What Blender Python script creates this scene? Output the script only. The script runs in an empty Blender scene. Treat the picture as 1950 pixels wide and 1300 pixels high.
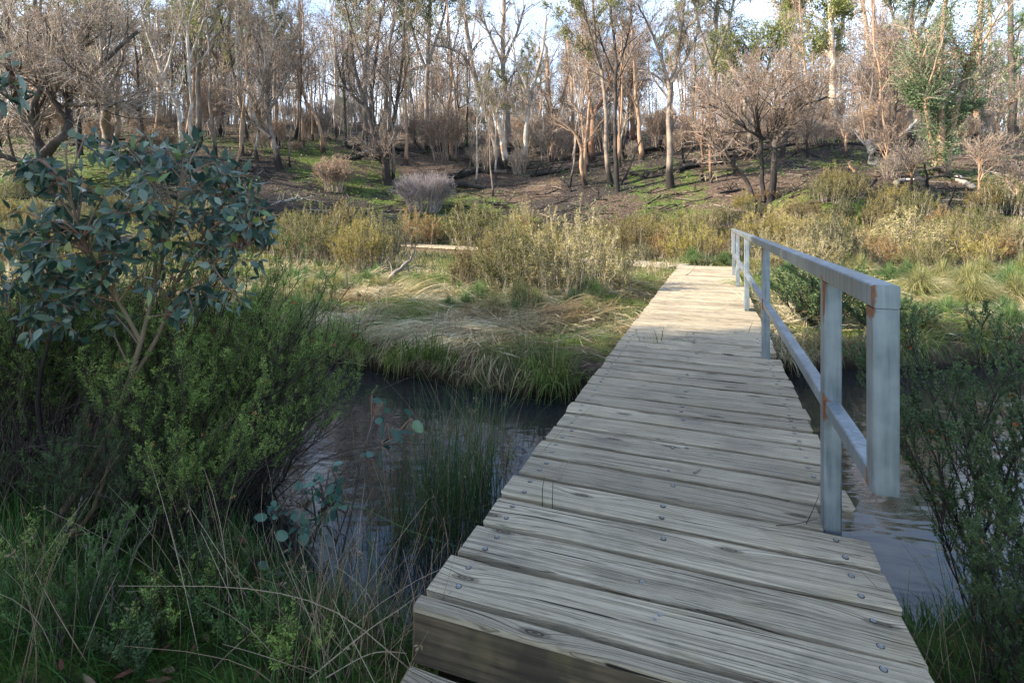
import bpy, math, random
import numpy as np
PI = math.pi
col = bpy.context.scene.collection
F, CX, HY, CAMZ = 967.0, 975.0, 421.0, 1.6          # photo pixels: focal length, centre column, horizon row; metres
SUN_AZ, SUN_EL = math.radians(-10), math.radians(33)    # sun stands to the left, a little ahead

# ------------------------------------------------------------------ numeric helpers
def rng(s): return np.random.default_rng(s)
def sstep(a, b, x):
    t = np.clip((x - a) / (b - a), 0, 1); return t * t * (3 - 2 * t)
def vnoise(x, y, s=1.0, seed=0):
    x = np.asarray(x, float) / s + seed * 17.3; y = np.asarray(y, float) / s - seed * 9.1
    xi, yi = np.floor(x), np.floor(y); fx, fy = x - xi, y - yi
    def hsh(a, b):
        v = np.sin(a * 127.1 + b * 311.7) * 43758.5453; return v - np.floor(v)
    fx, fy = fx * fx * (3 - 2 * fx), fy * fy * (3 - 2 * fy)
    return (hsh(xi, yi) * (1 - fx) + hsh(xi + 1, yi) * fx) * (1 - fy) + (hsh(xi, yi + 1) * (1 - fx) + hsh(xi + 1, yi + 1) * fx) * fy
def nrm(v): return v / np.maximum(np.linalg.norm(v, axis=-1, keepdims=True), 1e-9)

# ------------------------------------------------------------------ mesh collector
class MB:
    def __init__(s): s.v, s.q, s.t, s.rq, s.rt, s.n = [], [], [], [], [], 0; s.mq = []; s.mt = []
    def add(s, v, q=None, t=None, r=0.5, m=0):
        v = np.asarray(v, float).reshape(-1, 3)
        if q is not None and len(q):
            q = np.asarray(q, int); s.q.append(q + s.n); s.rq.append(np.broadcast_to(r, (len(q),)).astype(float)); s.mq.append(np.full(len(q), m))
        if t is not None and len(t):
            t = np.asarray(t, int); s.t.append(t + s.n); s.rt.append(np.full(len(t), float(np.mean(r)))); s.mt.append(np.full(len(t), m))
        s.v.append(v); s.n += len(v); return s
    def build(s, name, mats, parent=None, loc=(0, 0, 0), smooth=True):
        me = bpy.data.meshes.new(name)
        V = np.concatenate(s.v) - np.asarray(loc, float)
        Q = np.concatenate(s.q) if s.q else np.zeros((0, 4), int); T = np.concatenate(s.t) if s.t else np.zeros((0, 3), int)
        nq, nt = len(Q), len(T)
        me.vertices.add(len(V)); me.vertices.foreach_set('co', V.astype(np.float32).ravel())
        me.loops.add(nq * 4 + nt * 3); me.polygons.add(nq + nt)
        me.loops.foreach_set('vertex_index', np.concatenate([Q.ravel(), T.ravel()]).astype(np.int32))
        st = np.concatenate([np.arange(nq) * 4, nq * 4 + np.arange(nt) * 3]).astype(np.int32)
        me.polygons.foreach_set('loop_start', st)
        me.polygons.foreach_set('use_smooth', np.full(nq + nt, smooth))
        if not isinstance(mats, (list, tuple)): mats = [mats]
        for m in mats: me.materials.append(m)
        if len(mats) > 1: me.polygons.foreach_set('material_index', np.concatenate(s.mq + s.mt).astype(np.int32))
        me.update(calc_edges=True)
        a = me.attributes.new('rnd', 'FLOAT', 'FACE'); a.data.foreach_set('value', np.concatenate(s.rq + s.rt).astype(np.float32))
        o = bpy.data.objects.new(name, me); col.objects.link(o); o.location = loc if parent is None else (0, 0, 0)
        if parent is not None: o.parent = parent
        return o

def tag(o, label=None, cat=None, group=None, kind=None):
    for k, v in (('label', label), ('category', cat), ('group', group), ('kind', kind)):
        if v: o[k] = v
    return o
def empty(name, loc=(0, 0, 0), rz=0.0):
    o = bpy.data.objects.new(name, None); col.objects.link(o); o.location = loc; o.rotation_euler.z = rz; return o
def copy_tree(o, parent=None):
    c = o.copy(); col.objects.link(c); c.parent = parent
    for ch in o.children: copy_tree(ch, c)
    return c

# many tubes / ribbons / leaves at once; P is (n, k, 3)
def tubes(mb, P, R, sides=5, r=None, cap=False, m=0):
    P = np.asarray(P, float); n, k = P.shape[:2]
    R = np.broadcast_to(np.asarray(R, float), (n, k))
    T = np.gradient(P, axis=1); T = nrm(T)
    ref = np.where(np.abs(T[:, :1, 2:3]) > 0.8, np.array([1., 0, 0]), np.array([0, 0, 1.])) * np.ones((n, k, 3))
    A = nrm(np.cross(T, ref)); B = np.cross(T, A)
    th = np.arange(sides) * 2 * PI / sides
    ring = P[:, :, None] + R[:, :, None, None] * (A[:, :, None] * np.cos(th)[:, None] + B[:, :, None] * np.sin(th)[:, None])
    i, j, s = np.meshgrid(np.arange(n), np.arange(k - 1), np.arange(sides), indexing='ij')
    b = (i * k + j) * sides; s2 = (s + 1) % sides
    q = np.stack([b + s, b + s2, b + sides + s2, b + sides + s], -1).reshape(-1, 4)
    rr = 0.5 if r is None else np.repeat(np.broadcast_to(r, (n,)), (k - 1) * sides)
    mb.add(ring.reshape(-1, 3), q, r=rr, m=m)
    if cap:
        for e in (0, k - 1):
            c = P[:, e]; base = ring[:, e]
            vv = np.concatenate([base, c[:, None]], 1).reshape(-1, 3); ss = np.arange(sides)
            tt = np.concatenate([np.stack([ii * (sides + 1) + ss, ii * (sides + 1) + (ss + 1) % sides, np.full(sides, ii * (sides + 1) + sides)], -1) for ii in range(n)])
            mb.add(vv, t=tt, r=0.5, m=m)
def ribbons(mb, P, S, W, r=None, m=0):
    n, k = P.shape[:2]; W = np.broadcast_to(W, (n, k))
    S = S if S.ndim == 3 else np.repeat(S[:, None], k, 1)
    L = P - S * W[..., None] / 2; Rr = P + S * W[..., None] / 2
    v = np.stack([L, Rr], 2).reshape(-1, 3)
    i, j = np.meshgrid(np.arange(n), np.arange(k - 1), indexing='ij'); b = (i * k + j) * 2
    q = np.stack([b, b + 1, b + 3, b + 2], -1).reshape(-1, 4)
    rr = 0.5 if r is None else np.repeat(np.broadcast_to(r, (n,)), k - 1)
    mb.add(v, q, r=rr, m=m)
def leaves(mb, C, D, L, W, g, r=None, m=0, nrmv=None):           # rhombic leaf from C along D
    n = len(C); D = nrm(D); L = np.broadcast_to(L, (n,))[:, None]; W = np.broadcast_to(W, (n,))[:, None]
    N = g.normal(size=(n, 3)) if nrmv is None else nrmv
    S = nrm(np.cross(D, N)); U = np.cross(S, D)
    v = np.stack([C, C + D * L * .45 - S * W / 2 + U * W * .12, C + D * L, C + D * L * .45 + S * W / 2 + U * W * .12], 1).reshape(-1, 3)
    q = np.arange(n * 4).reshape(n, 4)
    mb.add(v, q, r=g.random(n) if r is None else r, m=m)
def sprout(P, R, per, g, u0=.3, u1=1., ang=(35, 65), ln=1., lvar=.35, k=4, up=.3, wob=.12, rs=.6, rmin=.004, taper=.35, cur=0.):
    """child branches of every path in P: (n*per, k, 3), radii"""
    n, kp = P.shape[:2]; R = np.broadcast_to(R, (n, kp))
    u = u0 + (u1 - u0) * (np.arange(per)[None] + g.random((n, per))) / per
    f = np.clip(u * (kp - 1), 0, kp - 1.001); i = f.astype(int); w = (f - i)[..., None]; ii = np.arange(n)[:, None]
    pos = P[ii, i] * (1 - w) + P[ii, i + 1] * w; T = nrm(P[ii, i + 1] - P[ii, i])
    rad = R[ii, i] * (1 - w[..., 0]) + R[ii, i + 1] * w[..., 0]
    a = np.radians(g.uniform(*ang, size=(n, per)))[..., None]; S = nrm(np.cross(T, g.normal(size=(n, per, 3))))
    D = nrm(T * np.cos(a) + S * np.sin(a) + np.array([0, 0, up]))
    L = (ln * (1 - .45 * (u - u0) / max(u1 - u0, .01)) * g.uniform(1 - lvar, 1 + lvar, (n, per)))[..., None]
    pts = [pos]; d = D
    for j in range(k - 1):
        pts.append(pts[-1] + d * L / (k - 1)); d = nrm(d + g.normal(size=d.shape) * wob + np.array([0, 0, cur]))
    C = np.stack(pts, 2).reshape(n * per, k, 3)
    r0 = np.maximum(rad * rs, rmin).reshape(-1, 1)
    return C, np.maximum(r0 * np.linspace(1, taper, k)[None], rmin * .6)
def smooth_path(pts, k):
    pts = np.asarray(pts, float); n = len(pts)
    p = np.concatenate([2 * pts[:1] - pts[1:2], pts, 2 * pts[-1:] - pts[-2:-1]]); out = []
    for u in np.linspace(0, n - 1, k):
        i = min(int(u), n - 2); t = u - i; a, b, c, d = p[i], p[i + 1], p[i + 2], p[i + 3]
        out.append(.5 * (2 * b + (c - a) * t + (2 * a - 5 * b + 4 * c - d) * t * t + (3 * b - a - 3 * c + d) * t ** 3))
    return np.array(out)
def box_profile(mb, a, b, su, sv, up=(0, 0, 1), rad=.006, seg=1, nc=3, r=.5, m=0):
    """a bar of rounded rectangular section from a to b; su across, sv along up"""
    a, b = np.asarray(a, float), np.asarray(b, float); T = nrm(b - a); S = nrm(np.cross(T, np.asarray(up, float))); U = np.cross(S, T)
    pr = []
    for cx, cy, a0 in ((1, 1, 0), (-1, 1, 90), (-1, -1, 180), (1, -1, 270)):
        for q in range(nc + 1):
            th = math.radians(a0 + 90 * q / nc); pr.append((cx * (su / 2 - rad) + rad * math.cos(th), cy * (sv / 2 - rad) + rad * math.sin(th)))
    pr = np.array(pr); n = len(pr)
    rings = np.array([a + (b - a) * t + S * pr[:, :1] + U * pr[:, 1:] for t in np.linspace(0, 1, seg + 1)])
    j, s = np.meshgrid(np.arange(seg), np.arange(n), indexing='ij'); s2 = (s + 1) % n
    q = np.stack([j * n + s, j * n + s2, (j + 1) * n + s2, (j + 1) * n + s], -1).reshape(-1, 4)
    base = mb.n; mb.add(rings.reshape(-1, 3), q, r=r, m=m)
    for e, fl in ((0, 1), (seg, 0)):
        c = rings[e].mean(0); v = np.concatenate([rings[e], c[None]]); ss = np.arange(n)
        t = np.stack([ss, (ss + 1) % n, np.full(n, n)], -1)
        mb.add(v, t=t[:, ::-1] if fl else t, r=r, m=m)

# ------------------------------------------------------------------ terrain
def yfar(x): return np.interp(x, [-16, -8, -4, -1.9, -.7, 0, .5, 1.5, 2.5, 3.5, 6, 10, 18], [10.5, 8, 6.4, 5.62, 4.95, 4.5, 4.5, 4.8, 5.2, 5.5, 5.55, 6.1, 8.5])
def ynear(x): return np.interp(x, [-16, -8, -4, -2.5, -1.5, -.8, 0, 1, 1.7, 2.5, 4, 8, 18], [7.6, 5.6, 4.2, 3.3, 2.75, 2.3, 1.9, 1.85, 2.0, 2.2, 2.6, 3.4, 6])
def ht(x, y):
    x = np.asarray(x, float); y = np.asarray(y, float)
    wob = (vnoise(x, y, .5, 3) - .5) * .25 + (vnoise(x, y, .16, 4) - .5) * .08
    sn = ynear(x) - y + wob; sf = y - yfar(x) + wob
    zn = -.38 + .52 * sstep(-.25, .28, sn) + .06 * sstep(.3, 3, sn) + .5 * sstep(4, 14, sn)
    zf = -.38 + .60 * sstep(-.06, .13, sf) + .14 * sstep(.3, 9, sf)
    s0 = np.interp(x, [-40, -22, -8, 0, 8, 16, 30], [15, 16.5, 21.6, 23.4, 20.5, 17.5, 15])
    A = np.interp(x, [-30, 0, 10, 25, 60], [22, 24, 21, 17, 16])
    u = np.log1p(np.exp(np.clip((y - s0) / 1.5, -30, 30))) * 1.5
    u = np.where((y - s0) / 1.5 > 29, y - s0, u)
    zh = A * (1 - np.exp(-.42 * u / A))
    land = (vnoise(x, y, 4.0, 1) - .5) * .22 * sstep(8, 20, y) + (vnoise(x, y, 9.0, 6) - .5) * 1.1 * sstep(22, 34, y) + (vnoise(x, y, 1.2, 2) - .5) * .16 * sstep(1.0, 5, sf)
    land = land + (vnoise(x, y, .35, 8) - .5) * .05 * np.maximum(sstep(.2, 1, sf), sstep(.2, 1, sn))
    mound = 1.1 * np.exp(-((x - 13.2) / 2.6) ** 2 - ((y - 22.0) / 2.2) ** 2)
    return np.maximum(zn, zf + zh) + land + mound
def ray(px, py):
    """the ground point seen at a photo pixel"""
    d = np.concatenate([np.arange(1.2, 12, .03), np.arange(12, 140, .1)])
    z = CAMZ - (py - HY) / F * d; g = ht((px - CX) / F * d, d)
    i = np.argmax(g >= z) if (g >= z).any() else len(d) - 1
    return np.array([(px - CX) / F * d[i], d[i], float(g[i])])
def at(px, py, d): return np.array([(px - CX) / F * d, d, CAMZ - (py - HY) / F * d])
def onground(x, y, dz=0.): return np.array([x, y, float(ht(x, y)) + dz])
def proj(p): return CX + F * p[0] / p[1], HY + F * (CAMZ - p[2]) / p[1]

# ------------------------------------------------------------------ materials
class NT:
    def __init__(s, name):
        s.m = bpy.data.materials.new(name); s.m.use_nodes = True; s.t = s.m.node_tree; s.t.nodes.clear()
        s.out = s.n('ShaderNodeOutputMaterial')
    def n(s, typ, **kw):
        x = s.t.nodes.new(typ)
        for k, v in kw.items():
            if k.startswith('i_'): x.inputs[k[2:].replace('_', ' ')].default_value = v
            else: setattr(x, k, v)
        return x
    def l(s, a, b): s.t.links.new(a, b)
    def math(s, op, a, b=None, clamp=False):
        x = s.n('ShaderNodeMath', operation=op, use_clamp=clamp)
        for i, v in ((0, a), (1, b)):
            if v is None: continue
            if isinstance(v, (int, float)): x.inputs[i].default_value = v
            else: s.l(v, x.inputs[i])
        return x.outputs[0]
    def mapr(s, v, a, b, c=0., d=1.):
        x = s.n('ShaderNodeMapRange'); s.l(v, x.inputs[0])
        for i, q in enumerate((a, b, c, d)): x.inputs[i + 1].default_value = q
        return x.outputs[0]
    def ramp(s, fac, stops, interp='LINEAR'):
        x = s.n('ShaderNodeValToRGB'); cr = x.color_ramp; cr.interpolation = interp
        while len(cr.elements) < len(stops): cr.elements.new(.5)
        for e, (p, c) in zip(cr.elements, stops): e.position = p; e.color = (*c, 1)
        s.l(fac, x.inputs[0]); return x.outputs[0]
    def mix(s, fac, a, b, mode='MIX'):
        x = s.n('ShaderNodeMix', data_type='RGBA', blend_type=mode)
        if isinstance(fac, (int, float)): x.inputs[0].default_value = fac
        else: s.l(fac, x.inputs[0])
        for i, v in ((6, a), (7, b)):
            if isinstance(v, tuple): x.inputs[i].default_value = (*v, 1)
            else: s.l(v, x.inputs[i])
        return x.outputs[2]
    def coords(s, scale=(1, 1, 1), kind='Object', off=None):
        tc = s.n('ShaderNodeTexCoord'); mp = s.n('ShaderNodeMapping'); mp.inputs['Scale'].default_value = scale
        s.l(tc.outputs[kind], mp.inputs[0])
        if off is not None: s.l(off, mp.inputs['Location'])
        return mp.outputs[0]
    def noise(s, vec, scale, detail=4, rough=.55, dist=0.):
        x = s.n('ShaderNodeTexNoise'); x.inputs['Scale'].default_value = scale; x.inputs['Detail'].default_value = detail
        x.inputs['Roughness'].default_value = rough; x.inputs['Distortion'].default_value = dist; s.l(vec, x.inputs['Vector']); return x.outputs[0]
    def bump(s, h, strength, dist=.01):
        x = s.n('ShaderNodeBump'); x.inputs['Strength'].default_value = strength; x.inputs['Distance'].default_value = dist; s.l(h, x.inputs['Height']); return x.outputs[0]
    def bsdf(s, color, rough=.8, metal=0., spec=.3, normal=None):
        x = s.n('ShaderNodeBsdfPrincipled')
        for nm, v in (('Base Color', color), ('Roughness', rough), ('Metallic', metal), ('Specular IOR Level', spec)):
            if isinstance(v, tuple): x.inputs[nm].default_value = (*v, 1)
            elif isinstance(v, (int, float)): x.inputs[nm].default_value = v
            else: s.l(v, x.inputs[nm])
        if normal is not None: s.l(normal, x.inputs['Normal'])
        return x.outputs[0]
    def done(s, sh): s.l(sh, s.out.inputs[0]); return s.m
    def attr(s, nm): return s.n('ShaderNodeAttribute', attribute_name=nm).outputs['Fac']
    def orand(s): return s.n('ShaderNodeObjectInfo').outputs['Random']

def leaf_mat(name, stops, trans=.35, rough=.55, spec=.25, ovar=.25):
    t = NT(name); c = t.ramp(t.attr('rnd'), stops)
    hs = t.n('ShaderNodeHueSaturation'); t.l(c, hs.inputs['Color']); t.l(t.mapr(t.orand(), 0, 1, 1 - ovar, 1 + ovar), hs.inputs['Value'])
    c = hs.outputs[0]
    a = t.bsdf(c, rough, 0, spec); tr = t.n('ShaderNodeBsdfTranslucent'); t.l(c, tr.inputs[0])
    mx = t.n('ShaderNodeMixShader'); mx.inputs[0].default_value = trans; t.l(a, mx.inputs[1]); t.l(tr.outputs[0], mx.inputs[2])
    return t.done(mx.outputs[0])
def bark_mat(name, c1, c2, c3=None, char=0., charz=1.2, streak=14., bump=.5):
    t = NT(name); v = t.coords((1, 1, .12)); n1 = t.noise(v, streak, 5, .6); n2 = t.noise(t.coords(), 1.3, 3)
    c = t.ramp(n1, [(.3, c1), (.62, c2)])
    if c3: c = t.mix(t.mapr(n2, .48, .6), c, c3)
    if char > 0:
        tc = t.n('ShaderNodeTexCoord'); sp = t.n('ShaderNodeSeparateXYZ'); t.l(tc.outputs['Object'], sp.inputs[0])
        zz = t.math('ADD', sp.outputs[2], t.math('MULTIPLY', t.math('SUBTRACT', t.noise(t.coords((1, 1, .5)), 2.2, 4), .5), charz * 2.2))
        msk = t.math('MULTIPLY', t.mapr(zz, charz * .7, charz * 1.3, 1, 0), char)
        c = t.mix(msk, c, (.016, .015, .016))
    return t.done(t.bsdf(c, .85, 0, .2, t.bump(n1, bump, .03)))

M = {}
def make_materials():
    # --- weathered hardwood planks
    t = NT('weathered_wood'); rn = t.orand()
    off = t.n('ShaderNodeCombineXYZ'); t.l(t.math('MULTIPLY', rn, 37.), off.inputs[0]); t.l(t.math('MULTIPLY', rn, 11.), off.inputs[1]); off = off.outputs[0]
    vk = t.coords((1.25, 4.2, 1), off=off); vo = t.n('ShaderNodeTexVoronoi', voronoi_dimensions='2D'); vo.inputs['Scale'].default_value = 1.; t.l(vk, vo.inputs['Vector']); kd = vo.outputs['Distance']
    knot = t.mapr(kd, .035, .075, 1, 0); halo = t.mapr(kd, .04, .34, 1, 0)
    base = t.coords((1, 1, 1), off=off)
    warp = t.n('ShaderNodeVectorMath', operation='MULTIPLY_ADD'); wn = t.n('ShaderNodeTexNoise'); wn.inputs['Scale'].default_value = 1.6; wn.inputs['Detail'].default_value = 2; t.l(base, wn.inputs['Vector'])
    t.l(wn.outputs['Color'], warp.inputs[0]); warp.inputs[1].default_value = (0, .014, 0); t.l(base, warp.inputs[2])
    w2 = t.n('ShaderNodeVectorMath', operation='ADD'); cb = t.n('ShaderNodeCombineXYZ'); t.l(t.math('MULTIPLY', t.math('POWER', halo, 2.), .028), cb.inputs[1]); t.l(warp.outputs[0], w2.inputs[0]); t.l(cb.outputs[0], w2.inputs[1])
    def sv(sc):
        m = t.n('ShaderNodeMapping'); m.inputs['Scale'].default_value = sc; t.l(w2.outputs[0], m.inputs[0]); return m.outputs[0]
    g1 = t.noise(sv((1.1, 85, 40)), 1, 6, .7); g2 = t.noise(sv((3.5, 260, 90)), 1, 3, .7); g3 = t.noise(sv((.75, 34, 20)), 1, 3, .6); g4 = t.noise(sv((.55, 46, 20)), 1, 2, .55)
    c = t.ramp(g1, [(.3, (.28, .228, .155)), (.42, (.43, .362, .255)), (.53, (.56, .48, .345)), (.72, (.70, .61, .46))])
    c = t.mix(t.mapr(g2, .36, .6, .25, 0), c, (.20, .175, .13), 'MIX')
    line = t.mapr(t.math('ABSOLUTE', t.math('SUBTRACT', g4, .5)), .002, .02, .42, 0); line2 = t.mapr(t.math('ABSOLUTE', t.math('SUBTRACT', g3, .58)), .001, .009, .7, 0)
    crack = t.math('MAXIMUM', t.mapr(g3, .325, .345, 1, 0), t.math('MAXIMUM', line, line2)); c = t.mix(crack, c, (.03, .025, .02))
    big = t.noise(base, 2.6, 4, .6); c = t.mix(t.mapr(big, .5, .7, 0, .5), c, (.19, .17, .14))
    c = t.mix(t.mapr(t.noise(base, 7.5, 4), .6, .74, 0, .3), c, (.10, .095, .08)); c = t.mix(t.mapr(t.noise(base, 5.5, 3), .55, .75, 0, .4), c, (.40, .33, .19))
    rings = t.math('SINE', t.math('MULTIPLY', kd, 260.)); c = t.mix(t.math('MULTIPLY', knot, t.mapr(rings, -1, 1, .55, .95)), c, (.06, .045, .032))
    hs = t.n('ShaderNodeHueSaturation'); t.l(c, hs.inputs['Color']); t.l(t.mapr(rn, 0, 1, .66, .98), hs.inputs['Value'])
    hgt = t.math('SUBTRACT', t.math('ADD', g1, t.math('MULTIPLY', g2, .6)), t.math('MULTIPLY', crack, .9))
    M['wood'] = t.done(t.bsdf(hs.outputs[0], .82, 0, .25, t.bump(hgt, 1., .008)))
    t = NT('fascia_wood'); n = t.noise(t.coords((1, 30, 26)), 2, 5, .65); st = t.noise(t.coords(), 4, 4, .6)
    c = t.ramp(n, [(.3, (.035, .028, .02)), (.55, (.11, .085, .055)), (.8, (.22, .17, .105))]); c = t.mix(t.mapr(st, .45, .62, 0, .6), c, (.025, .023, .019)); c = t.mix(t.mapr(t.noise(t.coords(), 7, 3), .56, .7, 0, .3), c, (.15, .13, .06))
    M['fascia'] = t.done(t.bsdf(c, .85, 0, .2, t.bump(n, .6, .006)))
    # --- galvanised steel with rust where the welds are
    t = NT('galvanised_steel'); n = t.noise(t.coords((1, 1, .06)), 60, 4, .6); n2 = t.noise(t.coords(), 7, 4, .6)
    c = t.ramp(n, [(.3, (.155, .19, .215)), (.7, (.29, .34, .38))]); c = t.mix(t.mapr(n2, .45, .7, 0, .45), c, (.43, .47, .495))
    rf = t.attr('rust'); rn2 = t.noise(t.coords(), 55, 4, .7); rm = t.mapr(t.math('ADD', rf, t.math('MULTIPLY', t.math('SUBTRACT', rn2, .5), .5)), .42, .56)
    rc = t.ramp(rn2, [(.3, (.09, .035, .018)), (.6, (.21, .085, .042)), (.8, (.36, .24, .17))]); c = t.mix(rm, c, rc)
    M['steel'] = t.done(t.bsdf(c, t.mapr(n2, .3, .7, .38, .55), t.mapr(rm, 0, 1, .72, 0), .5, t.bump(n, .05, .001)))
    t = NT('screw_zinc'); M['screw'] = t.done(t.bsdf((.27, .28, .285), .5, .4, .5))
    t = NT('screw_stain'); M['stain'] = t.done(t.bsdf((.05, .045, .04), .8))
    # --- water
    t = NT('creek_water'); a = t.noise(t.coords((.6, 1.15, 1)), 1.9, 2, .5, 1.6); b = t.noise(t.coords((1.2, 2.4, 1)), 2.4, 2, .5, 1.2)
    h = t.math('ADD', a, t.math('MULTIPLY', b, .35)); c = t.ramp(t.noise(t.coords((.35, .8, 1)), 1.2, 3), [(.35, (.010, .014, .017)), (.7, (.024, .023, .020))])
    x = t.n('ShaderNodeBsdfPrincipled'); t.l(c, x.inputs['Base Color']); x.inputs['Roughness'].default_value = .06; x.inputs['IOR'].default_value = 1.42
    t.l(t.bump(h, .11, .05), x.inputs['Normal']); M['water'] = t.done(x.outputs[0])
    # --- ground: three surface kinds held in a colour attribute (R moss, G dry straw, B charred litter)
    t = NT('ground_soil'); at_ = t.n('ShaderNodeAttribute', attribute_name='land'); sp = t.n('ShaderNodeSeparateColor'); t.l(at_.outputs['Color'], sp.inputs[0])
    o = t.coords(); n1 = t.noise(o, 9, 6, .7); n2 = t.noise(o, 1.1, 5, .6); n3 = t.noise(o, 38, 3, .6)
    lit = t.ramp(n1, [(.3, (.035, .028, .024)), (.5, (.085, .062, .047)), (.64, (.18, .13, .095)), (.8, (.33, .25, .175))])
    char = t.ramp(n1, [(.35, (.014, .013, .013)), (.6, (.06, .05, .045)), (.8, (.16, .13, .105))])
    moss = t.ramp(n1, [(.3, (.018, .03, .008)), (.45, (.05, .085, .016)), (.6, (.11, .155, .032)), (.82, (.25, .27, .085))])
    straw = t.ramp(n1, [(.3, (.06, .05, .024)), (.55, (.20, .16, .075)), (.75, (.36, .30, .15))])
    def soft(ch, amt=.9): return t.mapr(t.math('ADD', ch, t.math('MULTIPLY', t.math('SUBTRACT', n2, .5), amt)), .35, .65)
    c = t.mix(soft(sp.outputs[2]), lit, char); c = t.mix(soft(sp.outputs[1]), c, straw); c = t.mix(soft(t.math('MULTIPLY', sp.outputs[0], t.mapr(n1, .35, .6, .55, 1.05)), 1.5), c, moss)
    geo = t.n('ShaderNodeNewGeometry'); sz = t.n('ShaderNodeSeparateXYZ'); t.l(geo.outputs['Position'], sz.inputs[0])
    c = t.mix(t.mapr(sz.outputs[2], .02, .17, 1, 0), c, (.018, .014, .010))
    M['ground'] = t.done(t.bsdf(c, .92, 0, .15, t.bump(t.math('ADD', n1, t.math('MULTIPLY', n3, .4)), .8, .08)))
    # --- bark
    M['bark_grey'] = bark_mat('bark_grey', (.09, .075, .065), (.22, .185, .155), (.28, .22, .17), .95, .9)
    M['bark_dark'] = bark_mat('bark_dark', (.03, .025, .023), (.085, .07, .062), (.12, .095, .08), .7, .8)
    M['bark_char'] = bark_mat('bark_char', (.012, .012, .012), (.05, .044, .042), (.085, .07, .06), .8, 1.2)
    M['bark_pale'] = bark_mat('bark_pale', (.22, .18, .145), (.42, .36, .30), (.52, .48, .42), .9, .8)
    M['bark_white'] = bark_mat('bark_white', (.46, .41, .36), (.68, .63, .56), (.52, .36, .25), .95, .7)
    M['bark_orange'] = bark_mat('bark_orange', (.19, .115, .075), (.42, .275, .18), (.30, .225, .17), .9, .5)
    M['bark_red'] = bark_mat('bark_red', (.13, .07, .05), (.26, .15, .10), (.20, .145, .11), .9, .6)
    M['bark_shrub'] = bark_mat('bark_shrub', (.09, .07, .055), (.20, .155, .115), None, 0, streak=60, bump=.3)
    M['bark_olive'] = bark_mat('bark_olive', (.06, .045, .028), (.16, .12, .07), (.22, .17, .11), 0, streak=40, bump=.3)
    M['twig'] = leaf_mat('twig_brown', [(0, (.12, .10, .085)), (.5, (.28, .235, .20)), (1, (.48, .42, .36))], 0, .9, .1, .15)
    M['twig_dark'] = leaf_mat('twig_dark', [(0, (.022, .019, .018)), (.6, (.06, .05, .045)), (1, (.11, .09, .08))], 0, .9, .1, .15)
    M['twig_pink'] = leaf_mat('twig_pink', [(0, (.16, .12, .10)), (.5, (.31, .245, .20)), (1, (.47, .385, .32))], 0, .9, .1, .15)
    M['twig_lilac'] = leaf_mat('twig_lilac', [(0, (.13, .11, .115)), (.6, (.26, .23, .24)), (1, (.38, .34, .34))], 0, .9, .1, .05)
    M['twig_pale'] = leaf_mat('twig_pale', [(0, (.18, .15, .12)), (.6, (.34, .29, .23)), (1, (.5, .44, .36))], 0, .9, .1, .15)
    # --- leaves
    M['scorched'] = leaf_mat('scorched_leaf', [(0, (.14, .10, .075)), (.4, (.27, .18, .125)), (.75, (.37, .265, .18)), (1, (.44, .38, .25))], .3)
    M['scorched_grey'] = leaf_mat('scorched_grey_leaf', [(0, (.10, .075, .06)), (.5, (.21, .16, .125)), (1, (.33, .27, .2))], .3)
    M['olive_leaf'] = leaf_mat('olive_leaf', [(0, (.09, .11, .04)), (.5, (.18, .20, .075)), (1, (.32, .32, .15))], .4)
    M['epicormic'] = leaf_mat('epicormic_leaf', [(0, (.07, .13, .06)), (.5, (.16, .26, .12)), (.9, (.28, .40, .21)), (1, (.4, .5, .3))], .4)
    M['canopy'] = leaf_mat('canopy_leaf', [(0, (.09, .12, .035)), (.5, (.20, .23, .07)), (1, (.34, .35, .14))], .45)
    M['euc'] = leaf_mat('eucalypt_leaf', [(0, (.024, .052, .042)), (.35, (.055, .11, .082)), (.65, (.125, .185, .135)), (.88, (.25, .305, .235)), (.95, (.15, .25, .08)), (1, (.27, .27, .07))], .25, .33, .5, .05)
    M['juv'] = leaf_mat('juvenile_leaf', [(0, (.03, .075, .062)), (.6, (.06, .135, .105)), (.97, (.11, .20, .15)), (1, (.2, .27, .10))], .25, .5, .3, .05)
    M['heath'] = leaf_mat('heath_leaf', [(0, (.04, .08, .02)), (.4, (.12, .20, .045)), (.75, (.27, .36, .09)), (1, (.50, .50, .17))], .3, .5, .3, .28)
    M['heath_dark'] = leaf_mat('heath_dark_leaf', [(0, (.035, .07, .03)), (.5, (.08, .14, .055)), (.9, (.16, .22, .085)), (.97, (.18, .21, .09)), (1, (.34, .15, .07))], .35, .5, .3, .12)
    M['sprig'] = leaf_mat('sprig_leaf', [(0, (.05, .12, .03)), (.6, (.11, .22, .06)), (1, (.22, .34, .12))], .4)
    M['seed'] = leaf_mat('seed_capsule', [(0, (.16, .055, .022)), (1, (.34, .13, .05))], .1, .7)
    for nm, a, b, c in (('golden', (.10,.088,.02), (.27,.235,.06), (.48,.41,.15)), ('olive', (.04,.05,.016), (.14,.145,.045), (.32,.30,.11)), ('rusty', (.10,.068,.025), (.25,.17,.065), (.45,.33,.16)),
                        ('straw', (.11,.10,.045), (.29,.26,.12), (.50,.45,.25)), ('dull', (.035,.042,.018), (.10,.11,.045), (.24,.24,.11)), ('bronze', (.055,.048,.016), (.165,.14,.045), (.34,.28,.11))):
        M[nm] = leaf_mat('shrub_' + nm, [(0, a), (.5, b), (1, c)], .35, .6, .2, .18)
    M['hay'] = leaf_mat('hay_blade', [(0, (.08, .06, .032)), (.2, (.20, .145, .08)), (.45, (.32, .27, .15)), (.7, (.48, .43, .27)), (.9, (.66, .61, .44)), (1, (.30, .18, .08))], .35, .6, .25, 0)
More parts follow.
